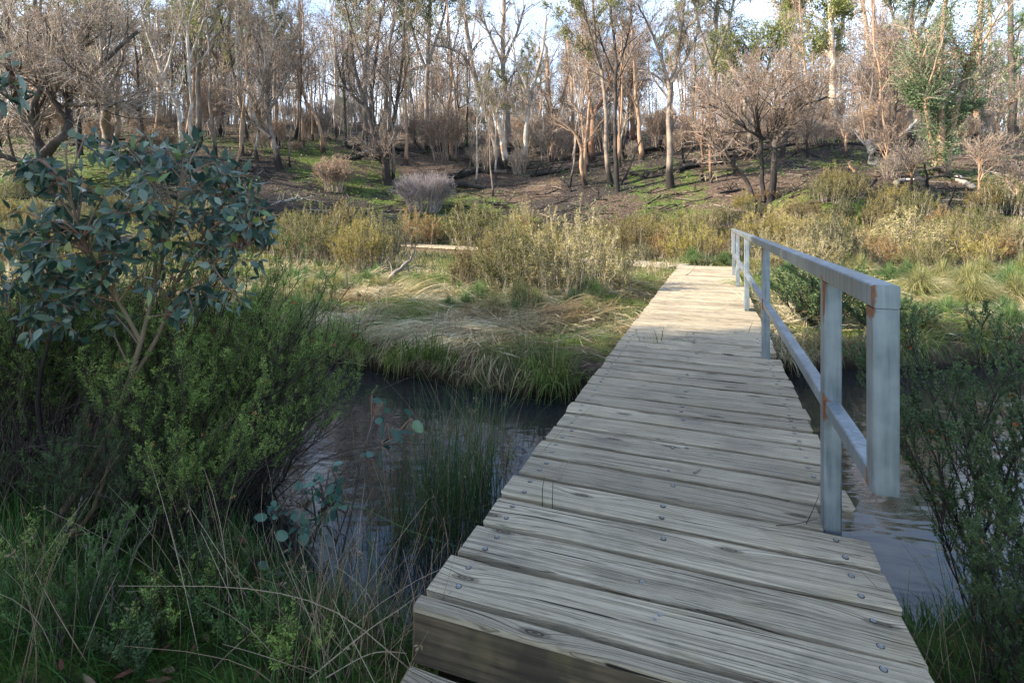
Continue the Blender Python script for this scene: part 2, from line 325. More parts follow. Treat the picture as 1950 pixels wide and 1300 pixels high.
    M['lush'] = leaf_mat('lush_blade', [(0, (.04, .075, .014)), (.35, (.085, .15, .025)), (.65, (.16, .22, .05)), (.85, (.27, .28, .09)), (1, (.42, .37, .18))], .4, .5, .3, 0)
    M['turf'] = leaf_mat('turf_blade', [(0, (.022, .065, .012)), (.5, (.05, .13, .022)), (.88, (.10, .20, .04)), (1, (.26, .22, .10))], .4, .5, .3, 0)
    M['tuss'] = leaf_mat('tussock_blade', [(0, (.09, .12, .03)), (.4, (.20, .22, .07)), (.7, (.36, .33, .15)), (1, (.52, .47, .28))], .4, .6, .2, .12)
    M['tuss_green'] = leaf_mat('tussock_green_blade', [(0, (.04, .10, .03)), (.5, (.10, .19, .06)), (.85, (.22, .28, .12)), (1, (.42, .36, .2))], .4, .6, .2, .1)
    M['rush'] = leaf_mat('rush_stem', [(0, (.025, .065, .022)), (.5, (.065, .135, .04)), (.64, (.11, .18, .05)), (.7, (.17, .11, .06)), (.88, (.30, .22, .14)), (1, (.44, .36, .26))], .15, .5, .3, 0)
    M['dryleaf'] = leaf_mat('dry_leaf', [(0, (.10, .035, .025)), (.6, (.20, .09, .06)), (1, (.30, .20, .13))], .1, .7)
    M['cover'] = leaf_mat('herb_leaf', [(0, (.03, .07, .025)), (.6, (.08, .16, .05)), (1, (.2, .28, .14))], .35)
    M['stick'] = leaf_mat('fallen_stick', [(0, (.015, .014, .014)), (.55, (.05, .043, .038)), (.8, (.14, .11, .085)), (1, (.40, .35, .29))], 0, .9, .1)
    M['log_grey'] = bark_mat('log_grey', (.15, .135, .12), (.40, .37, .33), (.5, .47, .43), 0, streak=20, bump=.5)
    M['log_mid'] = bark_mat('log_mid', (.09, .08, .07), (.25, .225, .195), (.34, .31, .275), 0, streak=20, bump=.6)
    M['log_black'] = bark_mat('log_black', (.008, .008, .008), (.03, .028, .027), (.055, .05, .048), 0, streak=20, bump=.8)
make_materials()

# ================================================================== ground and water
def axis(segs):
    out = []
    for a, b, s in segs: out.append(np.arange(a, b, s))
    return np.concatenate(out + [[segs[-1][1]]])
def build_ground():
    X = axis([(-160, -24, 4), (-24, -8, .5), (-8, 9, .09), (9, 30, .5), (30, 170, 4)]); Y = axis([(-40, 0, 2), (0, 8.5, .08), (8.5, 24, .25), (24, 60, .6), (60, 260, 5)])
    gx, gy = np.meshgrid(X, Y); gz = ht(gx, gy); nx, ny = len(X), len(Y)
    i, j = np.meshgrid(np.arange(nx - 1), np.arange(ny - 1)); b = j * nx + i
    q = np.stack([b, b + 1, b + nx + 1, b + nx], -1).reshape(-1, 4)
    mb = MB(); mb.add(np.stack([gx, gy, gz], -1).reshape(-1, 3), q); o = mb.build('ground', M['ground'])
    x, y = gx.ravel(), gy.ravel(); sf = y - yfar(x); sn = ynear(x) - y
    foot = np.interp(x, [-30, -8, 0, 20], [16, 20, 22, 19]); up = y - foot
    n1, n2 = vnoise(x, y, 5, 11), vnoise(x, y, 2.2, 12)
    moss = np.where(sn > 0, .75, .55 * sstep(2, 8, sf)) + 0
    hill = sstep(-1, 2.5, up)
    mh = .04 + .6 * sstep(.52, .72, n1) + np.interp(x, [-26, -14, -6, 8], [.55, .42, .1, 0]) - .028 * np.clip(up - 4, 0, 30) + .35 * sstep(4, 0, np.abs(up - 1)) * sstep(.35, .6, n2)
    md = np.exp(-((x - 13.2) / 2.2) ** 2 - ((y - 21.3) / 1.6) ** 2)
    moss = moss * (1 - hill) + np.clip(mh, 0, 1) * hill; moss = np.clip(moss + md * .5 * (n2 > .45), 0, 1)
    straw = np.clip(np.where(sf > 0, .75 * sstep(.2, 3, sf) * (1 - hill), .15) * (.4 + .9 * n2) + md * .9 + .3 * hill * sstep(.55, .7, vnoise(x, y, 3, 14)), 0, 1)
    charr = np.clip(hill * (1.3 * sstep(.25, .62, vnoise(x, y, 6, 13)) * np.interp(x, [-20, -8, 4, 16, 24], [.4, .9, 1.05, .7, .5])), 0, 1)
    a = o.data.attributes.new('land', 'FLOAT_COLOR', 'POINT')
    a.data.foreach_set('color', np.stack([moss, straw, charr, np.ones_like(x)], -1).astype(np.float32).ravel())
    tag(o, kind='structure')
build_ground()
def build_water():
    X = np.arange(-22, 24.1, .25); Y = np.arange(-2, 14.1, .25); gx, gy = np.meshgrid(X, Y); nx, ny = len(X), len(Y)
    i, j = np.meshgrid(np.arange(nx - 1), np.arange(ny - 1)); b = j * nx + i
    mb = MB(); mb.add(np.stack([gx, gy, 0 * gx], -1).reshape(-1, 3), np.stack([b, b + 1, b + nx + 1, b + nx], -1).reshape(-1, 4)); tag(mb.build('water', M['water']), kind='structure')
build_water()

# ================================================================== footbridge (local x across, local y along, z = 0 at the deck surface)
BP = np.array([-.291, 1.522, .45]); BANG = math.atan2(382, 967)
U2 = np.array([math.sin(BANG), math.cos(BANG), 0]); V2 = np.array([math.cos(BANG), -math.sin(BANG), 0])
def bw(t, v, z=0.): return BP + U2 * t + V2 * v + np.array([0, 0, z])
POSTS = [.92, 3.46, 6.02, 8.55, 10.45]
def plank_mb(L, W, T, seed, notch=0):
    g = rng(seed); n = 26; xs = np.linspace(0, L, n); r = .004
    e0 = -W / 2 + (vnoise(xs, xs * 0, .22, seed) - .5) * .012 * (g.random() + .4); e1 = W / 2 + (vnoise(xs, xs * 0, .2, seed + 50) - .5) * .012 * (g.random() + .4)
    cup = g.normal() * .0015; bow = g.normal() * .002
    rings = []
    for x, a, b in zip(xs, e0, e1):
        zt = bow * math.sin(x / L * PI) + (vnoise(x, 0, .15, seed + 9) - .5) * .002
        ym = (a + b) / 2
        rings.append([(x, a, zt - r), (x, a + r, zt), (x, ym, zt + cup), (x, b - r, zt), (x, b, zt - r), (x, b, -T), (x, a, -T)])
    rings = np.array(rings); k = 7; j, s = np.meshgrid(np.arange(n - 1), np.arange(k), indexing='ij'); s2 = (s + 1) % k
    jag = g.normal(size=k) * .003; rings[0, :, 0] += jag; rings[-1, :, 0] += g.normal(size=k) * .003
    q = np.stack([j * k + s, j * k + s2, (j + 1) * k + s2, (j + 1) * k + s], -1).reshape(-1, 4)
    mb = MB(); mb.add(rings.reshape(-1, 3), q)
    for e, fl in ((0, 0), (n - 1, 1)):
        t = np.array([[0, i, i + 1] for i in range(1, k - 1)]); mb.add(rings[e], t=t if not fl else t[:, ::-1])
    return mb
def screw_mesh():
    mb = MB()
    def disc(r, z0, z1, n, rot=0):
        th = np.arange(n) * 2 * PI / n + rot; b = np.stack([r * np.cos(th), r * np.sin(th), 0 * th + z0], -1); t = np.stack([r * .94 * np.cos(th), r * .94 * np.sin(th), 0 * th + z1], -1)
        s = np.arange(n); mb.add(np.concatenate([b, t, [[0, 0, z1]]]), q=np.stack([s, (s + 1) % n, n + (s + 1) % n, n + s], -1), t=np.stack([n + s, n + (s + 1) % n, np.full(n, 2 * n)], -1))
    disc(.0078, -.002, .0014, 14); disc(.005, .0014, .005, 6, .3); k_ = len(mb.q); disc(.0105, -.003, .0006, 16)
    for L_ in (mb.mq, mb.mt): L_[-1] = L_[-1] * 0 + 1
    return mb
def build_bridge():
    root = tag(empty('footbridge', tuple(BP), -BANG), 'grey weathered hardwood plank footbridge crossing the creek beside the metal handrail', 'footbridge')
    g = rng(5); pitch = .2; L0 = 1.352; screw = None; nscrew = 0
    for i in range(63):
        t0 = .045 + pitch * i; tc = t0 + pitch / 2; L = L0 + g.normal() * .006; x0 = g.normal() * .005
        for p in POSTS:
            if t0 - .01 < p < t0 + pitch - .01: L = 1.215
        gap = .027 + abs(g.normal()) * .006
        o = plank_mb(L - x0, pitch - gap, .045, 100 + i).build('plank', M['wood'], root, smooth=False)
        o.location = (x0, tc + gap / 2 - .004, g.normal() * .0015); o.rotation_euler = (g.normal() * .006, 0, math.radians(2.4 * max(0, 1 - i / 5) + g.normal() * .18))
        if nscrew < 108:
            pts = [(.085, -.045), (.085 + g.normal() * .012, .045), (L0 - .1, -.05), (L0 - .1 + g.normal() * .015, .045), (.66 + g.normal() * .02, -.03 if i % 2 else .03)]
            if i % 3 == 0: pts.append((.655 + g.normal() * .02, .05))
            for a, b in pts:
                if a > L - .02: continue
                if screw is None: screw = screw_mesh().build('screw', [M['screw'], M['stain']], o, smooth=False); s = screw
                else: s = screw.copy(); col.objects.link(s); s.parent = o
                s.location = (a - x0, b + g.normal() * .006, .0012); s.rotation_euler = (g.normal() * .05, g.normal() * .05, g.random() * 3); nscrew += 1
    for v in (.09, 1.16):
        mb = MB(); box_profile(mb, (v, .06, -.15), (v, 12.6, -.15), .09, .2, seg=20); mb.build('bearer', M['fascia'], root)
    mb = MB(); box_profile(mb, (0, 0, 0), (1.36, 0, 0), .046, .152, (0, 0, 1), .005, 30); o = mb.build('end_board', M['fascia'], root, smooth=False); o.rotation_euler.z = math.radians(2.5); o.location = (-.006, .02, -.096)
    mb = MB(); box_profile(mb, (0, 0, 0), (1.355, 0, 0), .050, .022, (0, 0, 1), .006, 30); o = mb.build('end_board_cap', M['wood'], root, smooth=False); o.rotation_euler.z = math.radians(2.5); o.location = (-.004, .0195, -.0085)
    for t in (3.4, 9.6):
        for v in (.12, 1.14):
            mb = MB(); tubes(mb, np.array([[(v, t, -1.1), (v, t, -.9), (v, t, -.25)]]), .07, 10); mb.build('pile', M['fascia'], root)
build_bridge()
def build_step():
    root = tag(empty('boarded_landing', tuple(bw(0, 0, -.172)), -BANG), 'lower grey boarded landing in front of the end board of the footbridge', 'landing')
    for i in range(4):
        o = plank_mb(1.5, .185, .045, 300 + i).build('board', M['wood'], root, smooth=False); o.location = (.0, -.105 - .2 * i, 0); o.rotation_euler.z = math.radians(2)
    s = screw_mesh().build('screw', [M['screw'], M['stain']], root.children[0], smooth=False); s.location = (.1, -.03, .001)
    s = s.copy(); col.objects.link(s); s.location = (.11, .05, .001)
    mb = MB(); box_profile(mb, (.05, -.8, -.1), (.05, -.02, -.1), .08, .1); mb.build('bearer', M['fascia'], root)
build_step()

def steel_bar(name, root, a, b, su, sv, up, welds=(), seg=None, rad=.007):
    mb = MB(); L = np.linalg.norm(np.subtract(b, a)); seg = seg or max(2, int(L / .02)); box_profile(mb, a, b, su, sv, up, rad, seg)
    o = mb.build(name, M['steel'], root); V = np.concatenate(mb.v)
    rs = np.zeros(len(V))
    for p, r in welds: rs = np.maximum(rs, 1.05 - np.linalg.norm((V - np.asarray(p)) / np.asarray(r), axis=1) * .62)
    a_ = o.data.attributes.new('rust', 'FLOAT', 'POINT'); a_.data.foreach_set('value', np.clip(rs, 0, 1).astype(np.float32))
    for p_ in o.data.polygons: p_.use_smooth = False
    return o
def build_rail():
    root = tag(empty('handrail', tuple(BP), -BANG), 'galvanised square steel handrail with rusty welds along the right edge of the bridge', 'handrail')
    s = .061; V = 1.246; top = .985 - s / 2; mid = .455
    def section(ta, tb, posts, near_loop, far_loop, endpost=None):
        w = []
        for p in posts: w.append(((V - s / 2, p, top - s / 2), (.03, .03, .02)))
        steel_bar('top_rail', root, (V, ta, top), (V, tb, top), s, s, (0, 0, 1), w + [((V - s / 2, ta, top), (.014, .02, .04))] if near_loop else w)
        steel_bar('mid_rail', root, (V, ta + (s + .003 if near_loop else 0), mid), (V, tb - .003, mid), .05, .05, (0, 0, 1), [((V - .025, p - s / 2, mid), (.03, .022, .05)) for p in posts] + [((V - .025, ta + s, mid), (.02, .03, .05))])
        for p in posts:
            steel_bar('post', root, (V, p, -.22), (V, p, top - s / 2 - .0015), s, s, (0, 1, 0), [((V - s / 2, p - s / 2, top - s / 2), (.008, .02, .17)), ((V - s / 2, p - s / 2, mid), (.012, .02, .06))])
        if near_loop:
            steel_bar('end_upright', root, (V, ta + s / 2, mid - .012), (V, ta + s / 2, top - s / 2 - .0015), s, s, (0, 1, 0), [((V - s / 2, ta + s / 2, top - s / 2), (.012, .045, .04)), ((V - s / 2, ta + s, mid), (.03, .022, .05))])
        if far_loop:
            steel_bar('end_upright', root, (V, tb - s / 2, mid - .03), (V, tb - s / 2, top - s / 2 - .0015), s, s, (0, 1, 0))
        if endpost is not None:
            steel_bar('post', root, (V, endpost, -.22), (V, endpost, .985), s, s, (0, 1, 0))
            for z in (.45, .82):
                mb = MB(); tubes(mb, np.array([[(V + .02, endpost, z), (V + .06, endpost, z), (V + .075, endpost, z)]]), .008, 8, cap=True); mb.build('bolt', M['screw'], root)
    section(.262, 5.98, [POSTS[0], POSTS[1]], True, False, 6.015)
    section(6.12, 11.0, [POSTS[3], POSTS[4]], False, True)
build_rail()

def boardwalk(name, label, a, b, width, seed, z0=.47):
    a, b = np.asarray(a, float), np.asarray(b, float); d = b - a; L = np.linalg.norm(d); ang = math.atan2(-d[0], d[1])
    root = tag(empty(name, (a[0], a[1], z0), ang), label, 'boardwalk', 'sections of raised boardwalk through the shrubs')
    n = int(L / .2); g = rng(seed); proto = [plank_mb(width, .184, .045, seed + i).build('plank', M['wood'], root, smooth=False) for i in range(5)]
    for i in range(n):
        o = proto[i] if i < 5 else proto[g.integers(5)].copy()
        if i >= 5: col.objects.link(o); o.parent = root
        o.location = (g.normal() * .008, .1 + i * .2, g.normal() * .003); o.rotation_euler.z = g.normal() * .006
    for v in (.08, width - .08):
        mb = MB(); box_profile(mb, (v, .02, -.15), (v, L, -.15), .08, .2, seg=6); mb.build('bearer', M['fascia'], root)
        for t in np.arange(.4, L, 2.2):
            mb = MB(); tubes(mb, np.array([[(v, t, -.8), (v, t, -.5), (v, t, -.25)]]), .06, 8); mb.build('pile', M['fascia'], root)
boardwalk('boardwalk', 'grey boardwalk bending left from the far end of the footbridge behind the pale tussock', (3.95, 12.86), (1.5, 15.3), 1.3, 500, .44)
boardwalk('boardwalk', 'distant grey boardwalk piece seen between shrubs behind the pale driftwood', (1.2, 15.2), (-5.0, 21.0), 1.3, 600, .63)

# ================================================================== trees
def grow(root, paths, radii, bark, seed, nl=9, ll=2.2, u0=.35, a1=(30, 60), up1=.35, n2=5, l2=1.0, n3=4, l3=.5, twig='twig', lf=0, ls=.07, leaf='scorched', leaf_on=2, rt=.011, epi=0, epi_u=(.1, .8), epi_s=.09, epi_r=.35, epi_mat='epicormic', wob=.14, base=None, cur=0., droop=0.):
    """trunk (stems and limbs) and crown (branches, twigs, leaves) of one tree; lf leaves on each twig"""
    g = rng(seed); tb, cb = MB(), MB(); base = np.zeros(3) if base is None else base
    lp, lr = [], []
    for P, Rr in zip(paths, radii):
        P = np.asarray(P) - base; tubes(tb, P[None], np.asarray(Rr)[None], 9)
        if nl:
            c, r = sprout(P[None], np.asarray(Rr)[None], nl, g, u0, 1, a1, ll, .45, 6, up1, wob, .5, rt * 1.4, .3, cur); lp.append(c); lr.append(r)
    mats = [M[twig], M[leaf], M[epi_mat]]
    if lp:
        LP, LR = np.concatenate(lp), np.concatenate(lr); tubes(tb, LP, LR, 5)
        B, BR = sprout(LP, LR, n2, g, .2, 1, (25, 60), l2, .4, 5, .2, wob, .55, rt, .5, cur)
        tubes(cb, B, BR, 3, g.random(len(B)))
        T, TR = sprout(B, BR, n3, g, .1, 1, (20, 60), l3, .4, 4, .12, wob * 1.2, .7, rt * .8, .6, cur)
        tubes(cb, T, TR, 3, g.random(len(T)))
        if lf:
            S = T if leaf_on == 2 else np.concatenate([T[:, :4], B[:, :4]]); n = len(S); k = S.shape[1]
            u = g.random((n, lf)) * (k - 1.01); i = u.astype(int); w = (u - i)[..., None]; ii = np.arange(n)[:, None]
            C = (S[ii, i] * (1 - w) + S[ii, i + 1] * w).reshape(-1, 3) + g.normal(size=(n * lf, 3)) * ls * .6
            D = g.normal(size=(n * lf, 3)) + np.array([0, 0, -.5 - droop]); base_r = np.repeat(np.clip(g.random(n), 0, 1), lf)
            leaves(cb, C, D, ls * g.uniform(.7, 1.5, n * lf), ls * g.uniform(.3, .55, n * lf), g, np.clip(base_r * .6 + g.random(n * lf) * .4, 0, 1), m=1)
    if epi:
        for P, Rr in zip(paths, radii):
            P = np.asarray(P) - base; k = len(P); nc = max(3, epi // 14); u = g.uniform(epi_u[0], epi_u[1], nc) * (k - 1.01); i = u.astype(int); w = (u - i)[:, None]
            c0 = P[i] * (1 - w) + P[i + 1] * w; th = g.random(nc) * 2 * PI; D0 = np.stack([np.cos(th), np.sin(th), g.uniform(.1, .9, nc)], -1)
            ln = epi_r * g.uniform(.4, 1.3, nc); pth = np.stack([c0, c0 + D0 * ln[:, None] * .5, c0 + D0 * ln[:, None]], 1); tubes(cb, pth, rt * .5, 3, g.random(nc))
            m_ = 14; f = g.random((nc, m_))[..., None]; C = (c0[:, None] + D0[:, None] * ln[:, None, None] * f + g.normal(size=(nc, m_, 3)) * epi_s * .8).reshape(-1, 3)
            D = np.repeat(D0, m_, 0) + g.normal(size=(nc * m_, 3)) * .8 + np.array([0, 0, -.2])
            leaves(cb, C, D, epi_s * g.uniform(.7, 1.4, nc * m_), epi_s * g.uniform(.4, .7, nc * m_), g, m=2)
    tb.build('trunk', M[bark] if isinstance(bark, str) else bark, root)
    if cb.n: cb.build('crown', mats, root)
    return root
LAND = []                                                         # landmarks (photo column, short name) used in the labels of what stands around them
def tree(label, px, py, stems, bark, seed, cat='tree', name='bare_tree', k=14, dz=.5, land=None, dd=0., **kw):
    b = ray(px, py); d = b[1] + dd; b = onground((px - CX) / F * d, d, -.05); g = rng(seed); P, Rr = [], []
    for st in stems:
        pts, w0, w1 = st; q = []
        for j, (x, y) in enumerate(pts):
            q.append(at(x, y, d + (0 if j == 0 else g.normal() * dz * min(1, j / 2))))
        if pts[0] == (px, py): q[0] = b - np.array([0, 0, .15])
        p = smooth_path(q, k); p += (g.normal(size=p.shape) * w0 * d / F * .07)
        r = np.linspace(1, w1 / w0, k) * w0 / 2 * d / F
        if pts[0] == (px, py): r = r * (1 + .45 * np.exp(-np.linspace(0, 1, k) * 14))
        P.append(p); Rr.append(r)
    root = tag(empty(name, tuple(b)), label, cat)
    grow(root, P, Rr, bark, seed, base=b, **kw)
    if land: LAND.append((px, land))
    return root

S = lambda pts, a, b: (pts, a, b)
# --- left
tree('dark crooked many-limbed tree with a low side limb on the mossy slope', 112, 372, [S([(112, 372), (92, 318), (72, 270), (45, 215), (22, 150), (5, 60)], 30, 9), S([(96, 330), (62, 318), (30, 303), (-20, 288)], 15, 8), S([(84, 295), (108, 268), (130, 240), (126, 200), (150, 160), (195, 120), (260, 60)], 19, 6),
      S([(128, 225), (108, 205), (95, 185), (70, 160)], 9, 4), S([(126, 200), (170, 200), (215, 202)], 9, 4), S([(60, 240), (78, 170), (140, 110), (200, 60)], 12, 4)], 'bark_dark', 11, land='the dark crooked tree', nl=12, ll=3., u0=.3, n2=8, l2=1.5, n3=8, l3=.8, twig='twig', lf=3, ls=.07, leaf='scorched_grey', rt=.013)
tree('short black-trunked tree standing behind the dark crooked tree', 153, 296, [S([(153, 296), (150, 262), (147, 200), (140, 130), (150, 60)], 11, 4)], 'bark_char', 12, nl=9, ll=2.2, n2=6, n3=5, lf=4, leaf='scorched_grey', twig='twig_dark')
tree('thick pale trunk with burnt hollow foot left of the slender leaning stems', 208, 300, [S([(208, 300), (203, 250), (200, 180), (196, 100), (200, -20)], 19, 10), S([(212, 300), (225, 240), (222, 180), (230, 90)], 10, 5)], 'bark_grey', 13, land='the thick hollow pale trunk', nl=9, ll=2.6, u0=.45, lf=3, leaf='olive_leaf')
tree('dark slender stem leaning slightly left on the mossy slope', 279, 304, [S([(279, 304), (274, 262), (265, 205), (262, 130), (250, 40)], 8, 3)], 'bark_dark', 14, nl=9, ll=1.8, u0=.4, lf=3, leaf='scorched_grey', twig='twig_dark')
tree('trunk with green regrowth at its foot and two pale stems', 299, 252, [S([(299, 252), (302, 190), (304, 120), (300, 20)], 9, 5), S([(299, 252), (290, 190), (278, 135), (265, 70)], 6, 3)], 'bark_pale', 15, nl=8, ll=2.2, u0=.4, lf=4, leaf='olive_leaf', epi=220, epi_u=(.02, .4))
tree('pale curved trunk bowed to the left above the mossy slope', 333, 302, [S([(333, 302), (344, 280), (343, 235), (335, 195), (310, 145), (282, 70), (268, 10)], 9, 4), S([(312, 150), (330, 90), (352, 20)], 6, 3)], 'bark_pale', 16, land='the bowed pale trunk', nl=9, ll=2.2, u0=.4, lf=3, leaf='scorched')
tree('tall trunk with a broad drooping tan crown left of the creek shrubs', 420, 262, [S([(420, 262), (424, 200), (428, 140), (435, 70), (440, -10)], 9, 5), S([(428, 150), (405, 100), (385, 60)], 6, 3), S([(430, 140), (470, 80), (500, 30)], 6, 3)], 'bark_grey', 17, nl=10, ll=3.4, u0=.3, lf=12, leaf='canopy', twig='twig_pink', l3=.8, ls=.13)
tree('broad white-faced dead trunk standing on the ridge', 482, 240, [S([(482, 240), (480, 205), (479, 180), (478, 90), (470, 0)], 17, 8)], 'bark_white', 18, land='the broad white trunk', nl=7, ll=2.6, u0=.4, lf=3)
tree('forked many-stemmed grey tree with orange lower bark', 532, 324, [S([(532, 324), (526, 290), (515, 262), (498, 230), (482, 195), (470, 120), (455, 40)], 12, 4), S([(526, 290), (512, 230), (508, 170), (520, 90)], 9, 4), S([(515, 262), (470, 225), (445, 205)], 6, 3), S([(500, 232), (540, 160), (552, 80)], 6, 3)], 'bark_grey', 19, land='the forked grey tree', nl=10, ll=2.4, u0=.35, n2=6, n3=5, lf=5, leaf='scorched', twig='twig')
tree('leaning slim orange-footed trunk curving left near the ridge', 616, 290, [S([(616, 290), (611, 250), (598, 215), (580, 185), (566, 120), (552, 30)], 8, 3)], 'bark_orange', 20, nl=10, ll=2.2, u0=.4, lf=4, leaf='scorched')
tree('thin straight sapling right of the forked grey tree', 572, 286, [S([(572, 286), (571, 240), (574, 150), (570, 60)], 4, 2)], 'bark_dark', 21, nl=8, ll=1.2, u0=.3, lf=2)
# --- middle
tree('large grey many-stemmed tree above the lilac twiggy bush', 740, 352, [S([(740, 352), (730, 300), (712, 250), (698, 205), (680, 150), (665, 60)], 15, 4), S([(735, 320), (742, 270), (752, 215), (762, 150), (770, 40)], 11, 4), S([(715, 255), (705, 190), (715, 120), (725, 20)], 10, 4), S([(740, 352), (738, 318), (726, 290)], 10, 7), S([(700, 205), (675, 185), (655, 160), (640, 110)], 6, 3)], 'bark_dark', 22, land='the grey many-stemmed tree', nl=10, ll=2.8, u0=.35, n2=6, n3=5, lf=5, leaf='scorched', twig='twig')
tree('slim straight trunk with orange foot and green regrowth higher up', 773, 314, [S([(773, 314), (774, 260), (772, 190), (770, 120), (774, 0)], 7, 4)], 'bark_orange', 23, land='the slim regrowth trunk', nl=7, ll=2.0, u0=.5, lf=4, leaf='olive_leaf', epi=260, epi_u=(.35, .95), epi_r=.5)
tree('ivy-green clad slender trunk left of the grey many-stemmed tree', 660, 282, [S([(660, 282), (657, 230), (655, 160), (650, 60)], 6, 3)], 'bark_dark', 24, nl=8, ll=1.8, u0=.5, lf=3, leaf='olive_leaf', epi=420, epi_u=(.02, .7), epi_r=.55)
tree('pinkish thin trunk with a bent grey upper limb', 857, 306, [S([(857, 306), (857, 255), (852, 215), (860, 160), (855, 60), (850, -10)], 6, 3), S([(853, 218), (840, 190), (835, 150)], 4, 2)], 'bark_orange', 25, nl=9, ll=2.2, u0=.4, lf=4)
tree('dark green column of regrowth on a thin straight stem', 889, 290, [S([(889, 290), (889, 240), (890, 180), (888, 100)], 5, 3)], 'bark_dark', 26, land='the green regrowth column', nl=6, ll=1.2, u0=.6, lf=3, leaf='olive_leaf', epi=420, epi_u=(.02, .75), epi_r=.4)
tree('small pale crooked sapling beside the green regrowth column', 901, 310, [S([(901, 310), (898, 282), (903, 258), (897, 225), (890, 170)], 5, 2)], 'bark_pale', 27, nl=7, ll=1.3, u0=.4, lf=2)
tree('brown trunk leaning left with a heavy fork high up', 954, 328, [S([(954, 328), (944, 275), (930, 222), (912, 175), (898, 120), (890, 60), (886, 30)], 14, 7), S([(900, 130), (880, 105), (855, 92), (822, 86)], 8, 3), S([(930, 200), (925, 160), (940, 110)], 5, 2)], 'bark_grey', 28, land='the leaning brown trunk', nl=9, ll=2.0, u0=.45, lf=4, leaf='scorched', twig='twig')
tree('white leaning trunk with a black burnt foot and broken top', 967, 322, [S([(967, 322), (958, 272), (946, 225), (937, 194)], 13, 9)], 'bark_white', 29, name='broken_trunk', land='the white leaning trunk', nl=2, ll=1.2, u0=.5, lf=0)
tree('tall grey tree standing behind the white leaning trunk', 972, 295, [S([(972, 295), (966, 230), (960, 150), (958, 70), (962, -30)], 12, 7), S([(960, 130), (930, 60), (905, 20)], 6, 3), S([(960, 120), (985, 60), (1000, 10)], 6, 3)], 'bark_grey', 30, nl=10, ll=2.6, u0=.35, lf=5, leaf='scorched_grey', twig='twig')
tree('pale forked tree right of the white leaning trunk', 1002, 322, [S([(1002, 322), (1000, 270), (1006, 215), (1017, 160), (1030, 110), (1040, 30)], 10, 4), S([(1010, 200), (1000, 160), (982, 120), (975, 60)], 6, 3), S([(1004, 240), (985, 222), (970, 215)], 3, 1.5)], 'bark_pale', 31, land='the pale forked tree', nl=9, ll=2.2, u0=.4, lf=4)
tree('thick orange double-footed trunk in the middle of the wood', 1054, 308, [S([(1054, 308), (1053, 275), (1050, 235), (1046, 180), (1040, 90)], 13, 5), S([(1048, 308), (1050, 280), (1056, 240), (1070, 200), (1085, 120)], 8, 4)], 'bark_orange', 32, land='the orange double-footed trunk', nl=9, ll=2.4, u0=.4, lf=4, leaf='scorched')
tree('thin orange stem between pale forked tree and burnt stump', 1028, 266, [S([(1028, 266), (1028, 235), (1030, 180), (1026, 90)], 6, 3)], 'bark_orange', 33, nl=8, ll=2., u0=.4, lf=3)
tree('orange-barked trunk right beside the big black stump', 1092, 292, [S([(1092, 292), (1090, 250), (1089, 180), (1080, 60)], 9, 4)], 'bark_orange', 34, nl=9, ll=2.4, u0=.4, lf=4)
tree('red-brown trunk bending right with a steep upper limb', 1127, 308, [S([(1127, 308), (1128, 262), (1130, 222), (1148, 185), (1164, 150), (1185, 90)], 12, 4), S([(1130, 225), (1122, 180), (1125, 100)], 7, 3)], 'bark_red', 35, land='the red-brown trunk', nl=9, ll=2.2, u0=.4, lf=4, leaf='scorched')
tree('twin orange and grey stems joined at the foot by the creek flat', 1113, 352, [S([(1113, 352), (1107, 315), (1106, 280), (1090, 250), (1050, 222)], 8, 3), S([(1113, 352), (1113, 310), (1116, 260), (1122, 200), (1118, 130)], 8, 3)], 'bark_orange', 36, land='the twin orange and grey stems', nl=8, ll=1.6, u0=.4, lf=3)
tree('dark slender straight tree with a fine forked crown', 1175, 366, [S([(1175, 366), (1173, 300), (1171, 220), (1173, 130), (1168, 60), (1160, -10)], 9, 4), S([(1172, 140), (1190, 90), (1205, 30)], 5, 2), S([(1172, 150), (1150, 95), (1135, 40)], 5, 2)], 'bark_char', 37, land='the dark slender tree', nl=9, ll=2.2, u0=.4, n2=6, lf=3, leaf='scorched', twig='twig')
tree('thin pale bent sapling beside the dark slender tree', 1188, 305, [S([(1188, 305), (1181, 275), (1190, 235), (1196, 190)], 5, 2)], 'bark_pale', 38, nl=6, ll=1.2, u0=.4, lf=2)
tree('bright orange-footed trunk leaning slightly left', 1222, 306, [S([(1222, 306), (1218, 250), (1212, 190), (1206, 100), (1200, 10)], 9, 4)], 'bark_orange', 39, land='the bright orange-footed trunk', nl=9, ll=2.2, u0=.4, lf=4, leaf='scorched')
tree('thick red-grey trunk behind the bright orange-footed trunk', 1206, 280, [S([(1206, 280), (1204, 220), (1198, 150), (1196, 40)], 11, 6)], 'bark_red', 40, nl=9, ll=2.6, u0=.4, lf=4, leaf='olive_leaf')
tree('tall wide-forked tree with a black charred foot', 1277, 356, [S([(1277, 356), (1275, 290), (1273, 220), (1278, 160), (1290, 110), (1300, 40), (1306, -30)], 12, 5), S([(1276, 170), (1262, 120), (1240, 60), (1215, 10)], 7, 3), S([(1278, 160), (1310, 105), (1330, 60)], 6, 3)], 'bark_grey', 41, land='the tall wide-forked tree', nl=10, ll=2.4, u0=.35, n2=6, lf=4, leaf='scorched', twig='twig')
